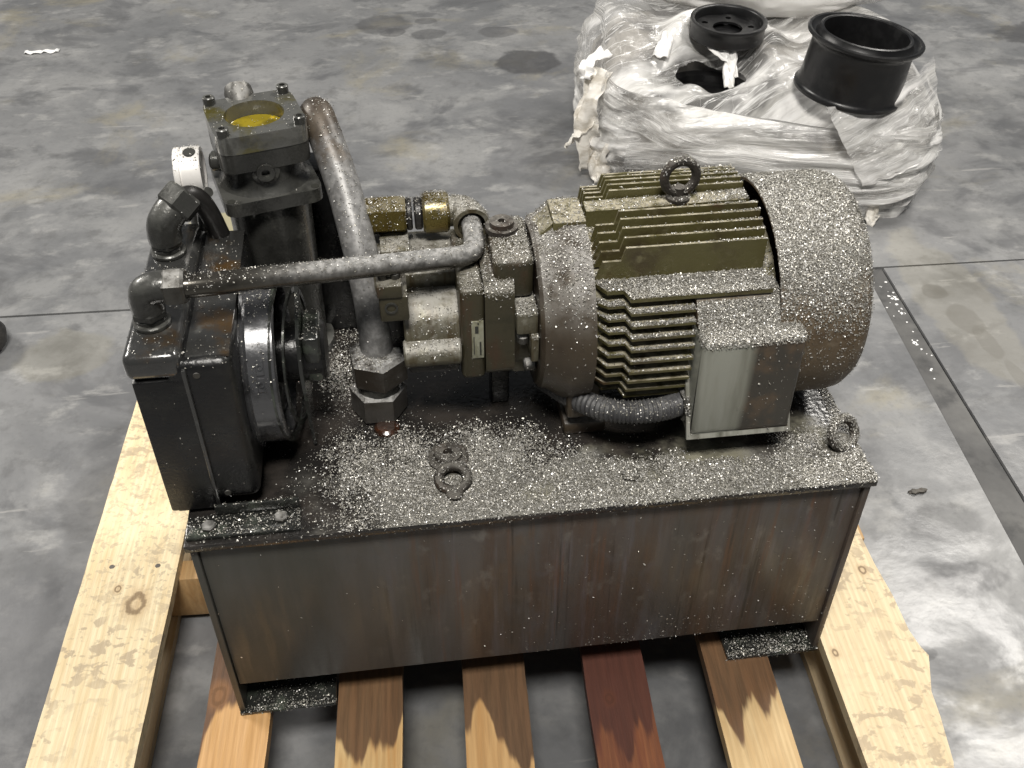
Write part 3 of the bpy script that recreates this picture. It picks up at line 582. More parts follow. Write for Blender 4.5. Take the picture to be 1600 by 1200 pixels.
# --- pipes
tb = [(.014, .1, .6252), (.05, .1, .6246), (.12, .1215, .6135), (.217, .1515, .598), (.30, .177, .585), (.335, .188, .580), (.3475, .203, .579), (.3500, .226, .5805), (.350, .262, .583)]
part('return_tube', 'rtube', U, lambda b: tube(b, smooth_path(tb, 10), .0122, 22))['label'] = 'thin steel tube from the cooler to the pump'
bp_ = [(.174, .408, .635), (.1745, .399, .655), (.1765, .384, .669), (.182, .358, .668), (.2025, .30, .617), (.2178, .24, .553), (.2245, .213, .49), (.2255, .2, .425)]
part('suction_pipe', 'bigpipe', U, lambda b: tube(b, smooth_path(bp_, 10), .0205, 26))['label'] = 'thick dust-coated pipe with a brown bend'
nut = part('pipe_fitting', 'pipe', U, lambda b: hexp(b, (.2255, .199, .402), (0, -.06, 1), .037, .043, .15, .005))
part('pipe_fitting_base', 'pipe', nut, lambda b: hexp(b, (.2215, .198, .3485), (.02, 0, 1), .0355, .042, .5, .004))
part('pipe_collar', 'castdark', nut, lambda b: cyl(b, (.2235, .1985, .389), (0, 0, 1), .029, .016, 30, .001))
# --- cooler
cy0, cy1 = .045, .300
cool = part('oil_cooler', 'black', U, lambda b: box(b, -.020, .0345, cy0-.0022, cy1+.0022, .356, .549, .003), lambda b: box(b, -.014, .03, cy0+.004, cy1-.004, H+.001, .357, .001))
cool['label'] = 'black oil cooler with a fan at the tank end'
part('header_cap', 'blackoil', cool, lambda b: box(b, -.0245, .0335, cy0-.003, cy1+.002, .5495, .5815, .010, 4))
part('shroud', 'black', cool, lambda b: box(b, .012, .083, cy0-.0018, cy1+.0018, .366, .5695, .012, 4))
part('seam_strip', 'blackoil', cool, lambda b: box(b, .0325, .0370, cy0-.0060, cy0+.004, .362, .5625, .0014, 2))
part('shroud_top', 'blackoil', cool, lambda b: box(b, .0362, .081, cy0+.008, cy1-.008, .5660, .5706, .0015))
for x, z in ((.0465, .553), (.047, .379)):
    part('screw', 'steel', cool, lambda b: lathe(b, [(0, 0), (0, .0042), (.002, .0035), (.002, 0)], (x, cy0-.0008, z), (0, -1, 0), 14))
fc = (.172, .467)
part('fan_ring', 'ring', cool, lambda b: lathe(b, [(0, .088), (0, .103), (.004, .1045), (.006, .0995), (.034, .0985), (.036, .0955), (.036, .090), (.002, .088)], (.083, *fc), (1, 0, 0), 80), smooth=50)
for a in (32, 21):
    ca, sa = math.cos(math.radians(a)), math.sin(math.radians(a)); ctr = Vector((.102, fc[0]-.0988*ca, fc[1]+.0988*sa))
    Rm = Matrix.Rotation(math.radians(-a), 4, 'X')
    part('raised_mark', 'ring', cool, lambda b: box(b, ctr.x-.0045, ctr.x+.0045, ctr.y-.0012, ctr.y+.0008, ctr.z-.0085, ctr.z+.0085, .0008, 1, Rm, ctr), lambda b: lathe(b, [(0, .0022), (.0012, .0022), (.0012, .0034), (0, .0034)], ctr+Rm @ Vector((0, -.0014, .001)), Rm @ Vector((0, -1, 0)), 12))
part('fan_guard', 'bracket', cool, lambda b: lathe(b, [(0, .092), (0, .1005), (.0025, .1005), (.0025, .092), (0, .092)], (.1215, *fc), (1, -.10, .03), 72), lambda b: lathe(b, [(0, .076), (0, .082), (.0025, .082), (.0025, .076), (0, .076)], (.1325, *fc), (1, -.10, .03), 72))
part('motor_bracket', 'bracket', cool,
     lambda b: prism(b, [(.205, .545), (.135, .52), (.120, .48), (.128, .40), (.138, .353), (.150, .353), (.175, .42), (.215, .43)], .1385, .1425, lambda a, c, d: (d, a, c)),
     lambda b: box(b, .1426, .163, .145, .205, .445, .510, .004), bev=.001)
part('fan_motor', 'black', cool, lambda b: cyl(b, (.095, .18, .467), (1, 0, 0), .036, .072, 32, .004))
for k in range(7):
    a = 2*PI*k/7+.2; ca, sa = math.cos(a), math.sin(a)
    def bl(b):
        o = []
        for s in (.034, .084):
            wd = .018 if s < .05 else .03
            for q, xx in ((-1, -.008), (1, .008)):
                o.append(Vector((.102+xx, fc[0]+s*ca-q*wd*sa, fc[1]+s*sa+q*wd*ca)))
        vs = [b.verts.new(p) for p in o]; vs2 = [b.verts.new(p+Vector((.002, 0, 0))) for p in o]
        for fcs in ((0, 1, 3, 2),): b.faces.new([vs[i] for i in fcs]); b.faces.new([vs2[i] for i in fcs][::-1])
        for i, j in ((0, 1), (1, 3), (3, 2), (2, 0)): b.faces.new((vs[i], vs[j], vs2[j], vs2[i]))
    part('fan_blade', 'black', cool, bl, smooth=0)
# elbows on the header
def elbow(base, up, dirv, r=.0135):
    b0 = Vector(base); d = Vector(dirv).normalized(); top = b0+Vector((0, 0, up))
    def f(b):
        cyl(b, b0, (0, 0, 1), .0195, .006, 28, .0015); cyl(b, b0+Vector((0, 0, .006)), (0, 0, 1), .0155, .005, 24, .001)
        hexp(b, b0+Vector((0, 0, .011)), (0, 0, 1), .019, .010, .2, .002)
        tube(b, smooth_path([b0+Vector((0, 0, .018)), top-Vector((0, 0, .014)), top-Vector((0, 0, .004))+d*.003, top+d*.014, top+d*.024], 8), r*1.18, 24)
    return part('elbow_fitting', 'castdark', cool, f)
elbow((.0015, .1, .5812), .0445, (1, .02, 0), .0145)
part('tube_nut', 'steel', cool, lambda b: hexp(b, (.0225, .1, .6254), (1, 0, -.01), .0205, .022, .5, .003))
elbow((.002, .234, .5812), .040, (.55, .45, .42), .016)
part('tube_nut', 'castdark', cool, lambda b: hexp(b, (.0145, .2435, .6305), (.55, .45, .42), .0235, .026, .2, .003))
hp = smooth_path([(.024, .252, .638), (.033, .260, .6385), (.041, .268, .628), (.047, .276, .606), (.051, .284, .578), (.055, .294, .54), (.058, .309, .48)], 10)
part('rubber_hose', 'rubber', cool, lambda b: tube(b, hp, .0118, 20))
part('rubber_hose', 'castdark', cool, lambda b: tube(b, smooth_path([(.034, .29, .576), (.036, .292, .60), (.04, .292, .618), (.05, .285, .628)], 8), .006, 14))
gauge = part('breather', 'silver', U, lambda b: lathe(b, [(0, 0), (0, .0288), (.0015, .030), (.0065, .030), (.007, .0282), (.009, .0282), (.0093, .030), (.0285, .030), (.0305, .029), (.0305, .024), (.028, .023), (.028, 0)], (.0085, .335, .6275), (1, .05, 0), 48))
gauge['label'] = 'bright silver round breather behind the cooler'
part('breather_hole', 'ink', gauge, lambda b: lathe(b, [(0, 0), (0, .0075), (.0008, .0072), (.0008, 0)], (.0285, .329, .6568), (0, -.2, 1), 20))
part('breather_stem', 'castdark', gauge, lambda b: cyl(b, (.022, .335, H+.0005), (0, 0, 1), .011, .252, 20, .001))
# --- filter
FX, FY, FR = .1075, .3505, math.radians(15)
flt = part('oil_filter', 'castdark', U, lambda b: lathe(b, [(0, 0), (0, .056), (.012, .056), (.014, .047), (.244, .051), (.244, 0)], (FX, FY, H+.0005), (0, 0, 1), 56))
flt['label'] = 'dark upright filter housing full of yellow oil'
part('flange', 'castdark', flt, lambda b: prism(b, rounded_rect(.0585, .0585, .014, 6, FR, FX, FY), .593, .610, lambda a, c, d: (a, c, d)), lambda b: lathe(b, [(0, .056), (.006, .052), (.014, .049), (.06, .0475), (.06, 0)], (FX, FY, .6095), (0, 0, 1), 56), bev=.0012)
part('head', 'castdark', flt, lambda b: prism(b, rounded_rect(.0525, .0525, .017, 6, FR, FX, FY), .645, .6685, lambda a, c, d: (a, c, d)), bev=.0025)
# top plate with a real opening
def ring_plate(b, z0, z1, r, hw=.0535, n=72):
    L = []
    for z in (z0, z1):
        O, I = [], []
        for k in range(n):
            t = 2*PI*(k+.5)/n; c, q = math.cos(t), math.sin(t); R_ = hw/((abs(c)**7+abs(q)**7)**(1/7))
            c2, q2 = math.cos(t+FR), math.sin(t+FR)
            O.append(b.verts.new((FX+R_*c2, FY+R_*q2, z))); I.append(b.verts.new((FX+r*c2, FY+r*q2, z)))
        L.append((O, I))
    (O0, I0), (O1, I1) = L
    for i in range(n):
        j = (i+1) % n
        b.faces.new((O0[i], O0[j], O1[j], O1[i])); b.faces.new((I0[j], I0[i], I1[i], I1[j]))
        b.faces.new((O1[i], O1[j], I1[j], I1[i])); b.faces.new((O0[j], O0[i], I0[i], I0[j]))
part('top_plate', 'plate', flt, lambda b: ring_plate(b, .6690, .6905, .0348), bev=.0015)
part('oil', 'oil', flt, lambda b: lathe(b, [(0, 0), (0, .0345), (.004, .0345), (.0035, .032), (.0035, 0)], (FX, FY, .6688), (0, 0, 1), 40))
for sx, sy in ((-1, -1), (1, -1), (1, 1), (-1, 1)):
    x = FX+.044*(sx*math.cos(FR)-sy*math.sin(FR)); y = FY+.044*(sx*math.sin(FR)+sy*math.cos(FR))
    part('socket_bolt', 'castdark', flt, lambda b: lathe(b, [(0, 0), (0, .0072), (.0085, .0072), (.0095, .0062), (.0095, .0036), (.004, .0034), (.004, 0)], (x, y, .6905), (0, 0, 1), 22))
    x = FX+.050*(sx*math.cos(FR)-sy*math.sin(FR)); y = FY+.050*(sx*math.sin(FR)+sy*math.cos(FR))
    part('bolt_hole', 'ink', flt, lambda b: lathe(b, [(0, 0), (0, .005), (.0006, .0049), (.0006, 0)], (x, y, .6101), (0, 0, 1), 18))
pd = Vector((math.sin(FR)*.6, -math.cos(FR), 0)).normalized()
part('port_plug', 'castdark', flt, lambda b: lathe(b, [(0, 0), (0, .0165), (.010, .0165), (.011, .011), (.016, .0105), (.016, .005), (.009, .0045), (.009, 0)], Vector((FX, FY, .641))+pd*.040, pd, 28))
part('rear_housing', 'black', flt, lambda b: box(b, .150, .196, .372, .424, H+.0005, .60, .004))
part('port_knob', 'steel', flt, lambda b: lathe(b, [(0, 0), (0, .013), (.016, .0175), (.024, .016), (.028, .009), (.029, 0)], (FX-.020, FY+.045, .680), (-.1, .7, .5), 28))
part('side_boss', 'castdark', flt, lambda b: cyl(b, (FX-.045, FY+.0, .632), (-1, .1, 0), .012, .016, 20, .003))

# ------------------------------------------------------------------ metal chips shaken over the unit
def collect():
    V, P, own = [], [], []
    def rec(o, top):
        if o.type == 'MESH':
            off = len(V); me = o.data
            V.extend(v.co.copy() for v in me.vertices)
            for p in me.polygons: P.append([off+i for i in p.vertices]); own.append((top, o.name.split('.')[0]))
        for c in o.children: rec(c, top)
    for c in U.children: rec(c, c.name.split('.')[0])
    return V, P, own
UV_, UP_, UOWN = collect()
bvh = BVHTree.FromPolygons(UV_, UP_)
def sst(a, b, x): t = max(0, min(1, (x-a)/(b-a))); return t*t*(3-2*t)
def density(top, nm, p, n):
    x, y, z = p
    nz = noise.noise(Vector((x*22, y*22, z*22))); nl = noise.noise(Vector((x*7, y*7, 3.3)))
    if top == 'reservoir_tank':
        if nm in ('lid', 'lifting_eye', 'fill_plug', 'bolt', 'oil_plug'):
            d = .06+.94*sst(.11, .26, x+.05*nl)
            d *= 1-.85*max(0, 1-math.hypot((x-.17)/.10, (y-.165)/.045))**.5 if math.hypot((x-.17)/.10, (y-.165)/.045) < 1 else 1
            if .14 < x < .23 and y > .24: d = .55
            if .17 < x < .30 and y < .14: d = max(d, .75)
            if x < .145: d *= .45
            d *= .35+.75*sst(-.35, .2, nz+nl*.8)
            if nm == 'oil_plug': d *= .1
            if nm == 'fill_plug' or nm == 'lifting_eye' and x < .5: d *= .12
            if nm == 'lifting_eye': d *= .7
            return d
        return .13 if nm == 'bracket' else .7
    if top == 'electric_motor':
        if nm == 'fan_cover': return (.35+.65*sst(.15, .75, n.z))*(.75+.5*nz)
        if nm == 'terminal_box_rim': return .08
        if nm.startswith('terminal') or nm == 'box_pad': return 1.0
        if nm == 'end_bell': return .22*sst(.2, .8, n.z)
        if nm in ('eyebolt', 'lug'): return .12
        if nm == 'fin':
            if y < .14 and n.z > .9 and z < .575: return .95
            return (.07+.5*sst(.6, .69, x))*(.5+.6*sst(-.1, .4, nz))
        if nm == 'eyebolt_pad': return .09+.4*sst(.62, .69, x)
        if nm == 'electric_motor': return .25
        if nm in ('conduit',): return .08
        return .45
    if top == 'hydraulic_pump':
        if 'cartridge' in nm: return .18
        return .03 if nm == 'plug' else .13+.4*sst(.3, .42, x)
    if top == 'suction_pipe': return .05
    if top == 'return_tube': return .07
    if top.startswith('pipe_fitting'): return .35
    if top == 'oil_filter': return .012
    if top == 'oil_cooler': return .05 if nm in ('fan_ring', 'motor_bracket') else .012
    return .05
CH = {'reservoir_tank': [], 'electric_motor': [], 'other': []}
def cast(n_rays, x0, x1, y0, y1, scale=1.):
    for _ in range(n_rays):
        x = random.uniform(x0, x1); y = random.uniform(y0, y1)
        tl = .12
        d = Vector((random.gauss(0, tl), random.gauss(0, tl), -1)).normalized()
        hit = bvh.ray_cast(Vector((x, y, .9))-d*.0, d, 1.2)
        if hit[0] is None: continue
        p, n, idx = hit[0], hit[1], hit[2]
        if n.z < 0: n = -n
        top, nm = UOWN[idx]
        if n.z < .12: continue
        if random.random() > density(top, nm, p, n)*scale: continue
        CH[top if top in CH else 'other'].append((p, n))
cast(640000, -.06, W+.06, -.07, .40)
cast(90000, .56, .82, .03, .36)
cast(24000, .56, .72, .04, .16)
cast(60000, .2, .86, -.05, .06)
# a few stuck to the upright faces
def stick(n, x0, x1, z0, z1, dens):
    for _ in range(n):
        x = random.uniform(x0, x1); z = random.uniform(z0, z1)
        hit = bvh.ray_cast(Vector((x, -.4, z+.1)), Vector((0, 1, -.25)).normalized(), 1.2)
        if hit[0] is None: continue
        top, nm = UOWN[hit[2]]; p = hit[0]; n_ = hit[1]
        if n_.y > 0: n_ = -n_
        if random.random() < dens(top, nm, p): CH[top if top in CH else 'other'].append((p, n_))
def d_front(top, nm, p):
    if top == 'reservoir_tank':
        if nm == 'lid': return .25
        if nm == 'foot': return .7
        if nm in ('reservoir_tank', 'end_plate'):
            lo = sst(.16, .065, p.z)*sst(.3, .5, p.x)
            return .004+.02*sst(.2, .8, p.x)+.28*lo*max(0, .4+noise.noise(Vector((p.x*14, 0, p.z*20))))
        return .1
    if top == 'electric_motor':
        if nm == 'terminal_box_cover': return .12*sst(.63, .66, p.x)+.005
        if nm == 'fan_cover': return .5*sst(.40, .5, p.z)+.12
        if nm == 'end_bell': return .10
        return .03
    if top == 'hydraulic_pump': return .04
    return .02
stick(42000, -.01, W+.01, .0, .62, d_front)
# a ragged crust at the right front corner
for _ in range(900):
    x = W+.003-abs(random.gauss(0, .03)); y = -.006+abs(random.gauss(0, .012)); CH['reservoir_tank'].append((Vector((x, y, H+abs(random.gauss(0, .0025)))), Vector((0, -.3, 1)).normalized()))
for _ in range(700):
    x = random.uniform(W-.13, W-.005); CH['reservoir_tank'].append((Vector((x, random.uniform(-.004, .03), .0065+abs(random.gauss(0, .001)))), Vector((0, 0, 1))))
for _ in range(200):
    x = random.uniform(.02, .125); CH['reservoir_tank'].append((Vector((x, random.uniform(-.004, .03), .0065)), Vector((0, 0, 1))))

def chips_mesh(name, items, label, smax=1.):
    n = len(items); P = np.array([tuple(p) for p, _ in items]); Nn = np.array([tuple(k) for _, k in items])
    # random in-plane direction, tilted
    rv = rng.normal(size=(n, 3)); t = rv-(rv*Nn).sum(1)[:, None]*Nn; t /= np.linalg.norm(t, axis=1)[:, None]
    tilt = rng.normal(0, .45, n); up = Nn*np.cos(tilt)[:, None]+np.cross(t, Nn)*np.sin(tilt)[:, None]
    pitch = np.abs(rng.normal(0, .35, n)); t2 = t*np.cos(pitch)[:, None]+up*np.sin(pitch)[:, None]
    up2 = np.cross(np.cross(t2, up), t2)*1.0; up2 /= np.linalg.norm(up2, axis=1)[:, None]
    s = np.cross(up2, t2)
    L = np.exp(rng.normal(-7.22, .40, n))*smax; Wd = np.exp(rng.normal(-7.62, .3, n))*smax     # half length about 1.4 mm
    curl = rng.normal(0, .45, n)*L
    base = P+Nn*(.0004+np.abs(rng.normal(0, .0009, n)))[:, None]
    def v(a, b, c): return base+t2*(a*L)[:, None]+s*(b*Wd)[:, None]+up2*(c*curl)[:, None]
    V = np.stack([v(-1, -1, 0), v(-1, .8, 0), v(0, -1.1, 1), v(0, 1.1, 1), v(1, -.8, .1), v(1, .6, .1)], 1).reshape(-1, 3)
    k = (np.arange(n)*6)[:, None]
    F = np.concatenate([k+np.array([[0, 2, 3, 1]]), k+np.array([[2, 4, 5, 3]])], 1).reshape(-1, 4)
    me = bpy.data.meshes.new(name); me.vertices.add(len(V)); me.vertices.foreach_set('co', V.ravel().astype(np.float32))
    me.loops.add(F.size); me.loops.foreach_set('vertex_index', F.ravel().astype(np.int32))
    me.polygons.add(len(F)); me.polygons.foreach_set('loop_start', np.arange(0, F.size, 4, dtype=np.int32)); me.polygons.foreach_set('loop_total', np.full(len(F), 4, np.int32))
    me.update(calc_edges=True); me.validate(); me.materials.append(MT['chip'])
    o = bpy.data.objects.new(name, me); C.objects.link(o); o.location = (0, 0, Z0)
    tag(o, label, 'metal chips', kind='stuff'); return o
chips_mesh('metal_chips', CH['reservoir_tank'], 'silvery metal chips strewn over the greasy tank lid')
chips_mesh('metal_chips', CH['electric_motor'], 'silvery metal chips heaped on the motor and its terminal box')
chips_mesh('metal_chips', CH['other'], 'silvery metal chips stuck on the pump and pipes', .85)
print('chips', {k: len(v) for k, v in CH.items()})

# ------------------------------------------------------------------ film-wrapped stack with wheel rims
def film_mat():
    m, nt, b = new_mat('stretch film')
    at = nn(nt, 'ShaderNodeAttribute', attribute_name='fuv')
    def fn(scale, lo, hi, st, off=(0, 0, 0), dist=0., detail=6):
        mp = nn(nt, 'ShaderNodeMapping'); mp.inputs['Scale'].default_value = st; mp.inputs['Location'].default_value = off
        n = nn(nt, 'ShaderNodeTexNoise'); n.inputs['Scale'].default_value = scale; n.inputs['Detail'].default_value = detail; n.inputs['Distortion'].default_value = dist
        nt.links.new(at.outputs['Vector'], mp.inputs[0]); nt.links.new(mp.outputs[0], n.inputs['Vector'])
        r = nn(nt, 'ShaderNodeMapRange', interpolation_type='SMOOTHSTEP'); r.inputs['From Min'].default_value = lo; r.inputs['From Max'].default_value = hi
        nt.links.new(n.outputs['Fac'], r.inputs['Value']); return r.outputs[0], n.outputs['Fac']
    f1, _ = fn(3, .40, .64, (.6, 5, 1), dist=.15)
    col = mixc(nt, f1, (.92, .91, .89), (.76, .75, .72))
    f2, h2 = fn(5, .54, .70, (.35, 7, 1), (4, 4, 4), .1)
    col = mixc(nt, mul(nt, f2, .5), col, (.45, .435, .41))
    _, hl = fn(5, .3, .7, (.30, 6, 1), (9, 2, 4), .25, 4); _, hl2 = fn(4, .3, .7, (1.6, 2.2, 1), (2, 6, 1), .3, 3)
    def thin(h, w_):
        r = nn(nt, 'ShaderNodeMapRange', interpolation_type='SMOOTHSTEP'); r.inputs['From Min'].default_value = w_; r.inputs['From Max'].default_value = 0
        nt.links.new(math2(nt, 'ABSOLUTE', math2(nt, 'SUBTRACT', h, .5)), r.inputs['Value']); return r.outputs[0]
    line = math2(nt, 'MAXIMUM', mul(nt, thin(hl, .022), .8), mul(nt, thin(hl2, .010), .3))  # crease highlights painted as thin white lines, also less see-through
    col = mixc(nt, mul(nt, line, .85), col, (.95, .95, .94))
    nt.links.new(col, b.inputs['Base Color'])
    b.inputs['Roughness'].default_value = .16; b.inputs['Specular IOR Level'].default_value = .8
    bp = nn(nt, 'ShaderNodeBump'); bp.inputs['Strength'].default_value = .5; bp.inputs['Distance'].default_value = .012
    _, h3 = fn(5, .3, .7, (.4, 9, 1), (1, 7, 2), .2); _, h4 = fn(6, .3, .7, (1.2, 2.5, 1), (5, 1, 2), .8, 3)
    nt.links.new(math2(nt, 'ADD', h3, math2(nt, 'MULTIPLY', h4, .8)), bp.inputs['Height']); nt.links.new(bp.outputs[0], b.inputs['Normal'])
    tr = nn(nt, 'ShaderNodeBsdfTransparent'); tl = nn(nt, 'ShaderNodeBsdfTranslucent'); tl.inputs[0].default_value = (.85, .84, .82, 1)
    mx0 = nn(nt, 'ShaderNodeMixShader'); mx0.inputs[0].default_value = .15; nt.links.new(b.outputs[0], mx0.inputs[1]); nt.links.new(tl.outputs[0], mx0.inputs[2])
    f5, _ = fn(2.6, .40, .58, (.55, 2.4, 1), (7, 1, 3), .4)
    mx = nn(nt, 'ShaderNodeMixShader'); nt.links.new(mul(nt, mul(nt, f5, .8), math2(nt, 'SUBTRACT', 1., mul(nt, line, .8))), mx.inputs[0])
    nt.links.new(mx0.outputs[0], mx.inputs[1]); nt.links.new(tr.outputs[0], mx.inputs[2])
    nt.links.new(mx.outputs[0], nt.nodes['Material Output'].inputs['Surface'])
    return m
MT['film'] = film_mat()
MT['sack'] = mat('white plastic sack', (.88, .87, .85), .35, 0, [((.7, .69, .66), 7, .5, .7)], None, (25, .6))
MT['rim'] = mat('satin black rim paint', (.008, .008, .0085), .3, 0, [((.014, .014, .014), 20, .5, .7)], (30, .4, .6, .42), (200, .08))
MT['load'] = mat('grey wrapped load', (.14, .135, .13), .6, 0, [((.34, .32, .29), 5, .45, .6), ((.05, .05, .05), 4, .56, .64)])
foot_pts = [(.795, 1.613, .25), (.93, 1.525, .235), (1.13, 1.435, .215), (1.457, 1.295, .215), (1.585, 1.36, .275), (1.64, 1.6, .30), (1.68, 1.85, .30), (1.52, 2.08, .30), (1.2, 2.16, .31), (.86, 2.02, .32), (.80, 1.82, .315)]
def closed_spline(P, n):
    out = []; m = len(P)
    for i in range(m):
        p0, p1, p2, p3 = (Vector(P[(i+k-1) % m]) for k in range(4))
        for k in range(n):
            t = k/n; out.append(.5*((2*p1)+(p2-p0)*t+(2*p0-5*p1+4*p2-p3)*t*t+(3*p1-p0-3*p2+p3)*t**3))
    return out
loop = closed_spline(foot_pts, 26); NL = len(loop)
ctr = Vector((1.24, 1.70, 0)); HOLE = (1.10, 1.640)
def rot2(x, y, a): return x*math.cos(a)-y*math.sin(a), x*math.sin(a)+y*math.cos(a)
def film_pt(i, t):
    p = loop[i]; h = p.z; e = Vector((p.x, p.y, 0)); out = (e-ctr).normalized()
    arc = i/NL*2*PI; ca, sa = math.cos(arc)*1.1, math.sin(arc)*1.1
    def fold(z):
        r1 = 1-abs(noise.noise(Vector((ca*1.3, sa*1.3, z*22+ca*1.5))))*2; r2_ = 1-abs(noise.noise(Vector((ca*2.2+5, sa*2.2, z*34-sa*2.5))))*2
        return .013*(r1-.55)+.008*(r2_-.55)+.020*noise.noise(Vector((ca*1.6, sa*1.6, z*7)))+.010*noise.noise(Vector((ca*5, sa*5, z*9)))
    if t < .5:                       # the side, floor to shoulder
        s = t/.5; z = h*s
        f = fold(z)*(.3+.7*min(1, s*5))
        return e+out*(f+.008*math.sin(s*PI)-.02*s*s-.022*sst(.8, 1, s)**2)+Vector((0, 0, z))
    s = (t-.5)/.5                    # the top, shoulder to centre
    k = 1-s*.999
    b = ctr+(e-ctr)*k*(1-.042/max(.2, (e-ctr).length))+out*(fold(h)*max(0, 1-s*6))
    x, y = b.x, b.y
    inner = .255
    z = h+(inner-h)*sst(0, .5, s)+.018*math.sin(min(1, s*6)*PI/2)
    z += min(1, s*9)*(.012*noise.noise(Vector((x*9, y*9, 1)))+.020*abs(noise.noise(Vector((x*7+y*4, y*18-x*6, 4))))+.008*abs(noise.noise(Vector((x*14+y*20, y*30-x*9, 8))))-.010)
    d = math.hypot((x-HOLE[0])/.16, (y-HOLE[1])/.12)
    z -= .035*math.exp(-d*d)
    d = math.hypot(x-1.16, y-1.83); z += .025*math.exp(-(d/.13)**2)
    d = math.hypot(x-1.168, y-1.755); dh = math.hypot((x-HOLE[0])/.088, (y-HOLE[1])/.062); z += .042*math.exp(-((d-.125)/.045)**2)*sst(.9, 1.9, dh)-.02*math.exp(-(d/.085)**4)
    d = math.hypot(x-.92, y-1.86); z += .035*math.exp(-(d/.14)**2)
    return Vector((x, y, z))
bm = NB(); NT = 84
grid = [[bm.verts.new(film_pt(i, j/(NT-1))) for i in range(NL)] for j in range(NT)]
for j in range(NT-1):
    for i in range(NL):
        a, b_, c, d = grid[j][i], grid[j][(i+1) % NL], grid[j+1][(i+1) % NL], grid[j+1][i]
        m_ = (a.co+c.co)/2; rx, ry = rot2(m_.x-HOLE[0], m_.y-HOLE[1], .15)
        if j > NT/2 and (rx/.088)**2+(ry/.062)**2+.3*noise.noise(Vector((m_.x*24, m_.y*24, 0))) < 1: continue
        bm.faces.new((a, b_, c, d))
def hole_val(x, y):
    rx, ry = rot2(x-HOLE[0], y-HOLE[1], .15); return (rx/.088)**2+(ry/.062)**2+.3*noise.noise(Vector((x*24, y*24, 0)))
bm.edges.ensure_lookup_table()
for v in {v for e in bm.edges if e.is_boundary for v in e.verts}:
    if math.hypot(v.co.x-HOLE[0], v.co.y-HOLE[1]) < .13 and v.co.z > .1:
        for _ in range(4):
            k = 1/math.sqrt(max(.2, hole_val(v.co.x, v.co.y))); v.co.x = HOLE[0]+(v.co.x-HOLE[0])*k; v.co.y = HOLE[1]+(v.co.y-HOLE[1])*k
stack = empty('wrapped_stack', (0, 0, 0))
tag(stack, 'film-wrapped stack with a torn top behind the motor', 'wrapped stack')
def add_fuv(o, fn):
    me = o.data; a = me.attributes.new('fuv', 'FLOAT_VECTOR', 'POINT'); a.data.foreach_set('vector', [c for v in me.vertices for c in fn(v)])
film = finish(bm, 'film', 'film', stack, 60)
def film_uv(v):
    j, i = divmod(v.index, NL); t = j/(NT-1); c = 2*PI*i/NL
    if t < .5: return (math.cos(c)*1.2, t*.9+.10*math.sin(c*2+1), math.sin(c)*1.2)
    return (v.co.x*2.0+v.co.y*.6, v.co.y*1.15-v.co.x*.45, 2.0)
add_fuv(film, film_uv)
bm = NB(); grid2 = []
for j in range(26):
    t = j/25; ring = []
    for i in range(0, NL, 6):
        p = film_pt(i, t); q = ctr+(p-ctr)*.93; q.z = max(.002, p.z*.90-.012)
        if t >= .5 and math.hypot(p.x-HOLE[0], p.y-HOLE[1]) < .17: q.z = min(q.z, .12)
        ring.append(bm.verts.new(q))
    grid2.append(ring)
for A, B in zip(grid2, grid2[1:]):
    for i in range(len(A)): bm.faces.new((A[i], A[(i+1) % len(A)], B[(i+1) % len(A)], B[i]))
finish(bm, 'wrapped_load', 'load', stack, 60)
# loose tails of film
def ribbon(pts, w0, w1, seed, m='film', twist=.0):
    P = smooth_path(pts, 10); bm = NB(); prev = None
    for i, p in enumerate(P):
        t = (P[min(i+1, len(P)-1)]-P[max(i-1, 0)]).normalized(); side = t.cross(Vector((0, 0, 1))); side = side.normalized() if side.length > .1 else Vector((1, 0, 0))
        side = Matrix.Rotation(twist*i/len(P)+.7*noise.noise(Vector((i*.3, seed, 0))), 3, t) @ side
        nv_ = t.cross(side); wd = w0+(w1-w0)*i/(len(P)-1); row = []
        for k in range(7):
            s = k/6*2-1
            row.append(bm.verts.new(p+side*(wd*s)+nv_*(.35*wd*noise.noise(Vector((s*2.3, i*.22, seed*3.1)))+.25*wd*math.sin(s*5+seed))))
        if prev:
            for k in range(6): bm.faces.new((prev[k], prev[k+1], row[k+1], row[k]))
        prev = row
    o = finish(bm, 'film_tail', m, stack, 70); add_fuv(o, lambda v: tuple(v.co*2)); md = o.modifiers.new('thick', 'SOLIDIFY'); md.thickness = .0012; return o
MT['tail'] = mat('bunched white film', (.80, .77, .71), .4, 0, [((.55, .51, .44), 14, .45, .65, (1, 1, 3))], None, (40, .6))
ribbon([(1.03, 1.80, .315), (1.00, 1.74, .298), (.975, 1.69, .282)], .016, .022, 1, 'sack')
ribbon([(1.13, 1.74, .305), (1.155, 1.67, .292), (1.14, 1.62, .262), (1.135, 1.585, .235)], .020, .013, 2, 'sack')
ribbon([(1.10, 1.74, .30), (1.12, 1.68, .295), (1.15, 1.64, .275), (1.155, 1.61, .25)], .013, .009, 3, 'sack')
ribbon([(.82, 1.66, .27), (.775, 1.62, .20), (.772, 1.60, .12), (.785, 1.59, .03)], .03, .035, 4, 'tail', .5)
ribbon([(.80, 1.62, .15), (.755, 1.60, .125), (.715, 1.58, .10)], .015, .022, 5, 'tail', .9)
ribbon([(.835, 1.70, .30), (.785, 1.67, .285), (.77, 1.65, .25)], .022, .02, 6, 'sack', .5)
ribbon([(.82, 1.59, .10), (.80, 1.575, .05), (.815, 1.55, .012)], .022, .03, 7, 'tail', .7)
ribbon([(1.46, 1.31, .04), (1.44, 1.275, .015), (1.45, 1.265, .008)], .012, .02, 8, 'tail', .7)
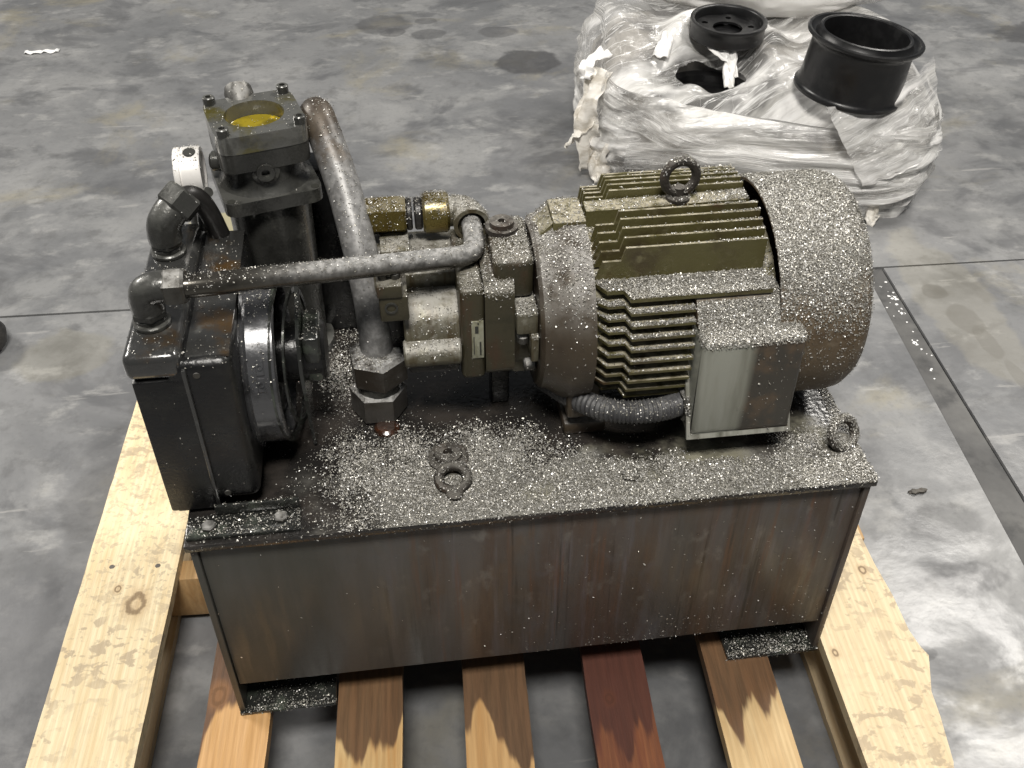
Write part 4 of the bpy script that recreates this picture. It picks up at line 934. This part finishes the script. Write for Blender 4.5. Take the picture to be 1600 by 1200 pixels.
# a slack sheet drawn across the tall rim
def sheet():
    bm = NB(); A0, A1 = Vector((1.290, 1.345, .285)), Vector((1.575, 1.425, .362)); B0, B1 = Vector((1.40, 1.285, .10)), Vector((1.615, 1.37, .19))
    nu, nv_ = 46, 22; g = []
    for j in range(nv_):
        row = []
        for i in range(nu):
            u, v = i/(nu-1), j/(nv_-1)
            p = (A0.lerp(A1, u)).lerp(B0.lerp(B1, u), v); o = Vector((.35, -.93, .1)).normalized()
            bulge = .045*math.sin(u*PI)*(.35+.65*v)+.016*abs(noise.noise(Vector((u*3+v*4, v*9-u*5, 2))))+.008*noise.noise(Vector((u*9, v*9, 7)))
            row.append(bm.verts.new(p+o*bulge+Vector((0, 0, -.03*math.sin(u*PI)*(1-v)))))
        g.append(row)
    for j in range(nv_-1):
        for i in range(nu-1): bm.faces.new((g[j][i], g[j][i+1], g[j+1][i+1], g[j+1][i]))
    o = finish(bm, 'film_sheet', 'film', stack, 70); add_fuv(o, lambda v: (v.co.x*1.6+v.co.z*1.5, v.co.z*2.2-v.co.x*1.0, 5.0)); return o
sheet()
def wrap_band(i0, i1, ta0, ta1, tb0, tb1, off):
    bm = NB(); nu, nv_ = 60, 16; g = []
    for j in range(nv_):
        row = []
        for i in range(nu):
            u, v = i/(nu-1), j/(nv_-1); t = (ta0+(tb0-ta0)*u)*(1-v)+(ta1+(tb1-ta1)*u)*v
            k = int(i0+(i1-i0)*u) % NL; p = film_pt(k, min(t, .5)); o = (Vector((p.x, p.y, 0))-ctr).normalized()
            sm_ = off+.006*abs(noise.noise(Vector((u*5, v*14, off*900))))
            row.append(bm.verts.new(p+o*sm_+Vector((0, 0, .003))))
        g.append(row)
    for j in range(nv_-1):
        for i in range(nu-1): bm.faces.new((g[j][i], g[j][i+1], g[j+1][i+1], g[j+1][i]))
    o = finish(bm, 'film_band', 'film', stack, 70); add_fuv(o, lambda v: ((v.index % nu)/nu*2.0, (v.index//nu)/nv_*.5+off*50, off*300)); return o
wrap_band(2, 96, .36, .50, .10, .24, .010)
wrap_band(20, 122, .10, .26, .33, .47, .016)
wrap_band(60, 150, .02, .16, .22, .40, .011)
wrap_band(70, 135, .44, .58, .16, .30, .021)
# white sack lying at the back of the stack
bm = NB(); bmesh.ops.create_icosphere(bm, subdivisions=5, radius=1)
for v in bm.verts:
    d = v.co.copy(); k = 1+.16*noise.noise(d*1.6)+.10*abs(noise.noise(d*4.5+Vector((3, 1, 0))))
    v.co = Vector((d.x*.37*k, d.y*.17*k, max(-.10, d.z*.125*k)))
    v.co = Matrix.Rotation(-.08, 3, 'Z') @ v.co + Vector((1.38, 2.045, .375))
sack = finish(bm, 'plastic_sack', 'sack', None, 70); tag(sack, 'bright white plastic sack lying on the back of the wrapped stack', 'plastic sack')
# wheel rims
def rim_obj(name, prof, n=72): return name, prof
big = empty('wheel_rim', (1.392, 1.458, .268)); big.scale = (.9, .9, .84); big.rotation_euler = (Matrix.Rotation(-.1309, 3, 'Z') @ Matrix.Rotation(math.radians(6), 3, 'Y')).to_euler()
tag(big, 'tall black wheel rim standing tilted on the right of the wrapped stack', 'wheel rim', 'wheel rims on the wrapped stack')
part('barrel', 'rim', big, lambda b: lathe(b, [(0, .128), (0, .143), (.004, .149), (.012, .149), (.016, .143), (.022, .141), (.034, .139), (.05, .137), (.115, .134), (.140, .134), (.150, .138), (.156, .146), (.163, .153), (.170, .1545), (.1735, .151), (.172, .145), (.162, .139), (.159, .131), (.163, .126), (.178, .1225), (.180, .117), (.177, .113), (.168, .112), (.06, .112), (.02, .118), (0, .128)], (0, 0, 0), (0, 0, 1), 96), smooth=45)
part('disc', 'rim', big, lambda b: lathe(b, [(.035, .1115), (.03, .08), (.03, .04), (.034, .04), (.034, .08), (.039, .1115)], (0, 0, 0), (0, 0, 1), 72))
sm = empty('wheel_rim', (1.168, 1.755, .318)); sm.rotation_euler = (math.radians(2), math.radians(1), 0)
tag(sm, 'small black wheel rim with bolt holes lying flat on the wrapped stack', 'wheel rim', 'wheel rims on the wrapped stack')
part('barrel', 'rim', sm, lambda b: lathe(b, [(-.014, .098), (-.014, .088), (.026, .088), (.029, .09), (.031, .094), (.030, .100), (.024, .101), (.018, .097), (.0, .096), (-.008, .098), (-.014, .098)], (0, 0, 0), (0, 0, 1), 80), smooth=45)
def disc_holes(b):
    # ring disc with five bolt holes: built as a fan of sectors around each hole
    n = 5; zt, zb = .006, .0
    for k in range(n):
        a0 = 2*PI*k/n; hc = Vector((.064*math.cos(a0), .064*math.sin(a0), 0)); hr = .0085
        M_ = 40; outs = []
        # outline of the sector: inner arc, outer arc
        def sec(a):
            pass
        ol = [(.039, a0-PI/n+2*PI/n*i/12) for i in range(13)]+[(.089, a0+PI/n-2*PI/n*i/12) for i in range(13)]
        P2 = [Vector((r*math.cos(t), r*math.sin(t), 0)) for r, t in ol]
        for z in (zt, zb):
            O = [b.verts.new((p.x, p.y, z)) for p in P2]
            I = []
            for p in P2:
                d = (p-hc).normalized(); I.append(b.verts.new((hc.x+d.x*hr, hc.y+d.y*hr, z)))
            for i in range(len(O)):
                j = (i+1) % len(O); b.faces.new((O[i], O[j], I[j], I[i]))
            outs.append((O, I))
        (O0, I0), (O1, I1) = outs
        for i in range(len(I0)):
            j = (i+1) % len(I0); b.faces.new((I0[i], I0[j], I1[j], I1[i]))
        for i in range(12): b.faces.new((O0[i], O0[i+1], O1[i+1], O1[i]))
part('disc', 'rim', sm, disc_holes, smooth=30)
part('hub_plate', 'rim', sm, lambda b: lathe(b, [(-.012, 0), (-.012, .0875), (-.009, .0875), (-.009, 0)], (0, 0, 0), (0, 0, 1), 48))
lo = empty('wheel_rim', (1.10, 1.645, .160)); lo.rotation_euler = (math.radians(-4), math.radians(3), 0)
tag(lo, 'black wheel rim showing through the tear in the film', 'wheel rim', 'wheel rims on the wrapped stack')
part('barrel', 'rim', lo, lambda b: lathe(b, [(0, .098), (0, .106), (.04, .102), (.052, .108), (.056, .110), (.058, .106), (.054, .098), (.05, .092), (.01, .090), (0, .098)], (0, 0, 0), (0, 0, 1), 72), smooth=45)
part('disc', 'rim', lo, lambda b: lathe(b, [(.045, 0), (.045, .03), (.04, .05), (.032, .0905), (.028, .0905), (.03, 0)], (0, 0, 0), (0, 0, 1), 60))

# ------------------------------------------------------------------ odds and ends on the floor
bm = NB(); lathe(bm, [(0, 0), (0, .05), (.01, .066), (.03, .070), (.045, .062), (.05, .05), (.05, 0)], (-.648, 1.03, .001), (0, 0, 1), 48)
tag(finish(bm, 'rubber_puck', 'rubber', None, 40), 'black rounded rubber lump on the floor at the left picture edge', 'rubber lump')
bm = NB(); bmesh.ops.create_grid(bm, x_segments=14, y_segments=5, size=1)
for v in bm.verts:
    x, y = v.co.x*.055, v.co.y*.012*(1+.6*noise.noise(Vector((v.co.x*3, 0, 2))))
    v.co = Vector((-.854+x, 2.634+y+.018*noise.noise(Vector((v.co.x*2.5, 1, 0))), .002+.008*abs(noise.noise(Vector((v.co.x*4, v.co.y*2, 5))))))
o = tag(finish(bm, 'paper_scrap', 'fleck', None, 60), 'torn white paper scrap on the far floor', 'paper scrap'); md = o.modifiers.new('thick', 'SOLIDIFY'); md.thickness = .0008
bm = NB(); bmesh.ops.create_icosphere(bm, subdivisions=3, radius=1)
for v in bm.verts:
    d = v.co; k = 1+.35*noise.noise(d*2.2); w_ = 1-.35*math.exp(-(d.x/.25)**2)
    v.co = Vector((1.160+d.x*.0165*k, .378+d.y*.0065*k*w_, .0035+d.z*.004*k*w_))
tag(finish(bm, 'oily_debris', 'rustdark', None, 60), 'small dark oily lump on the floor right of the tank', 'debris')
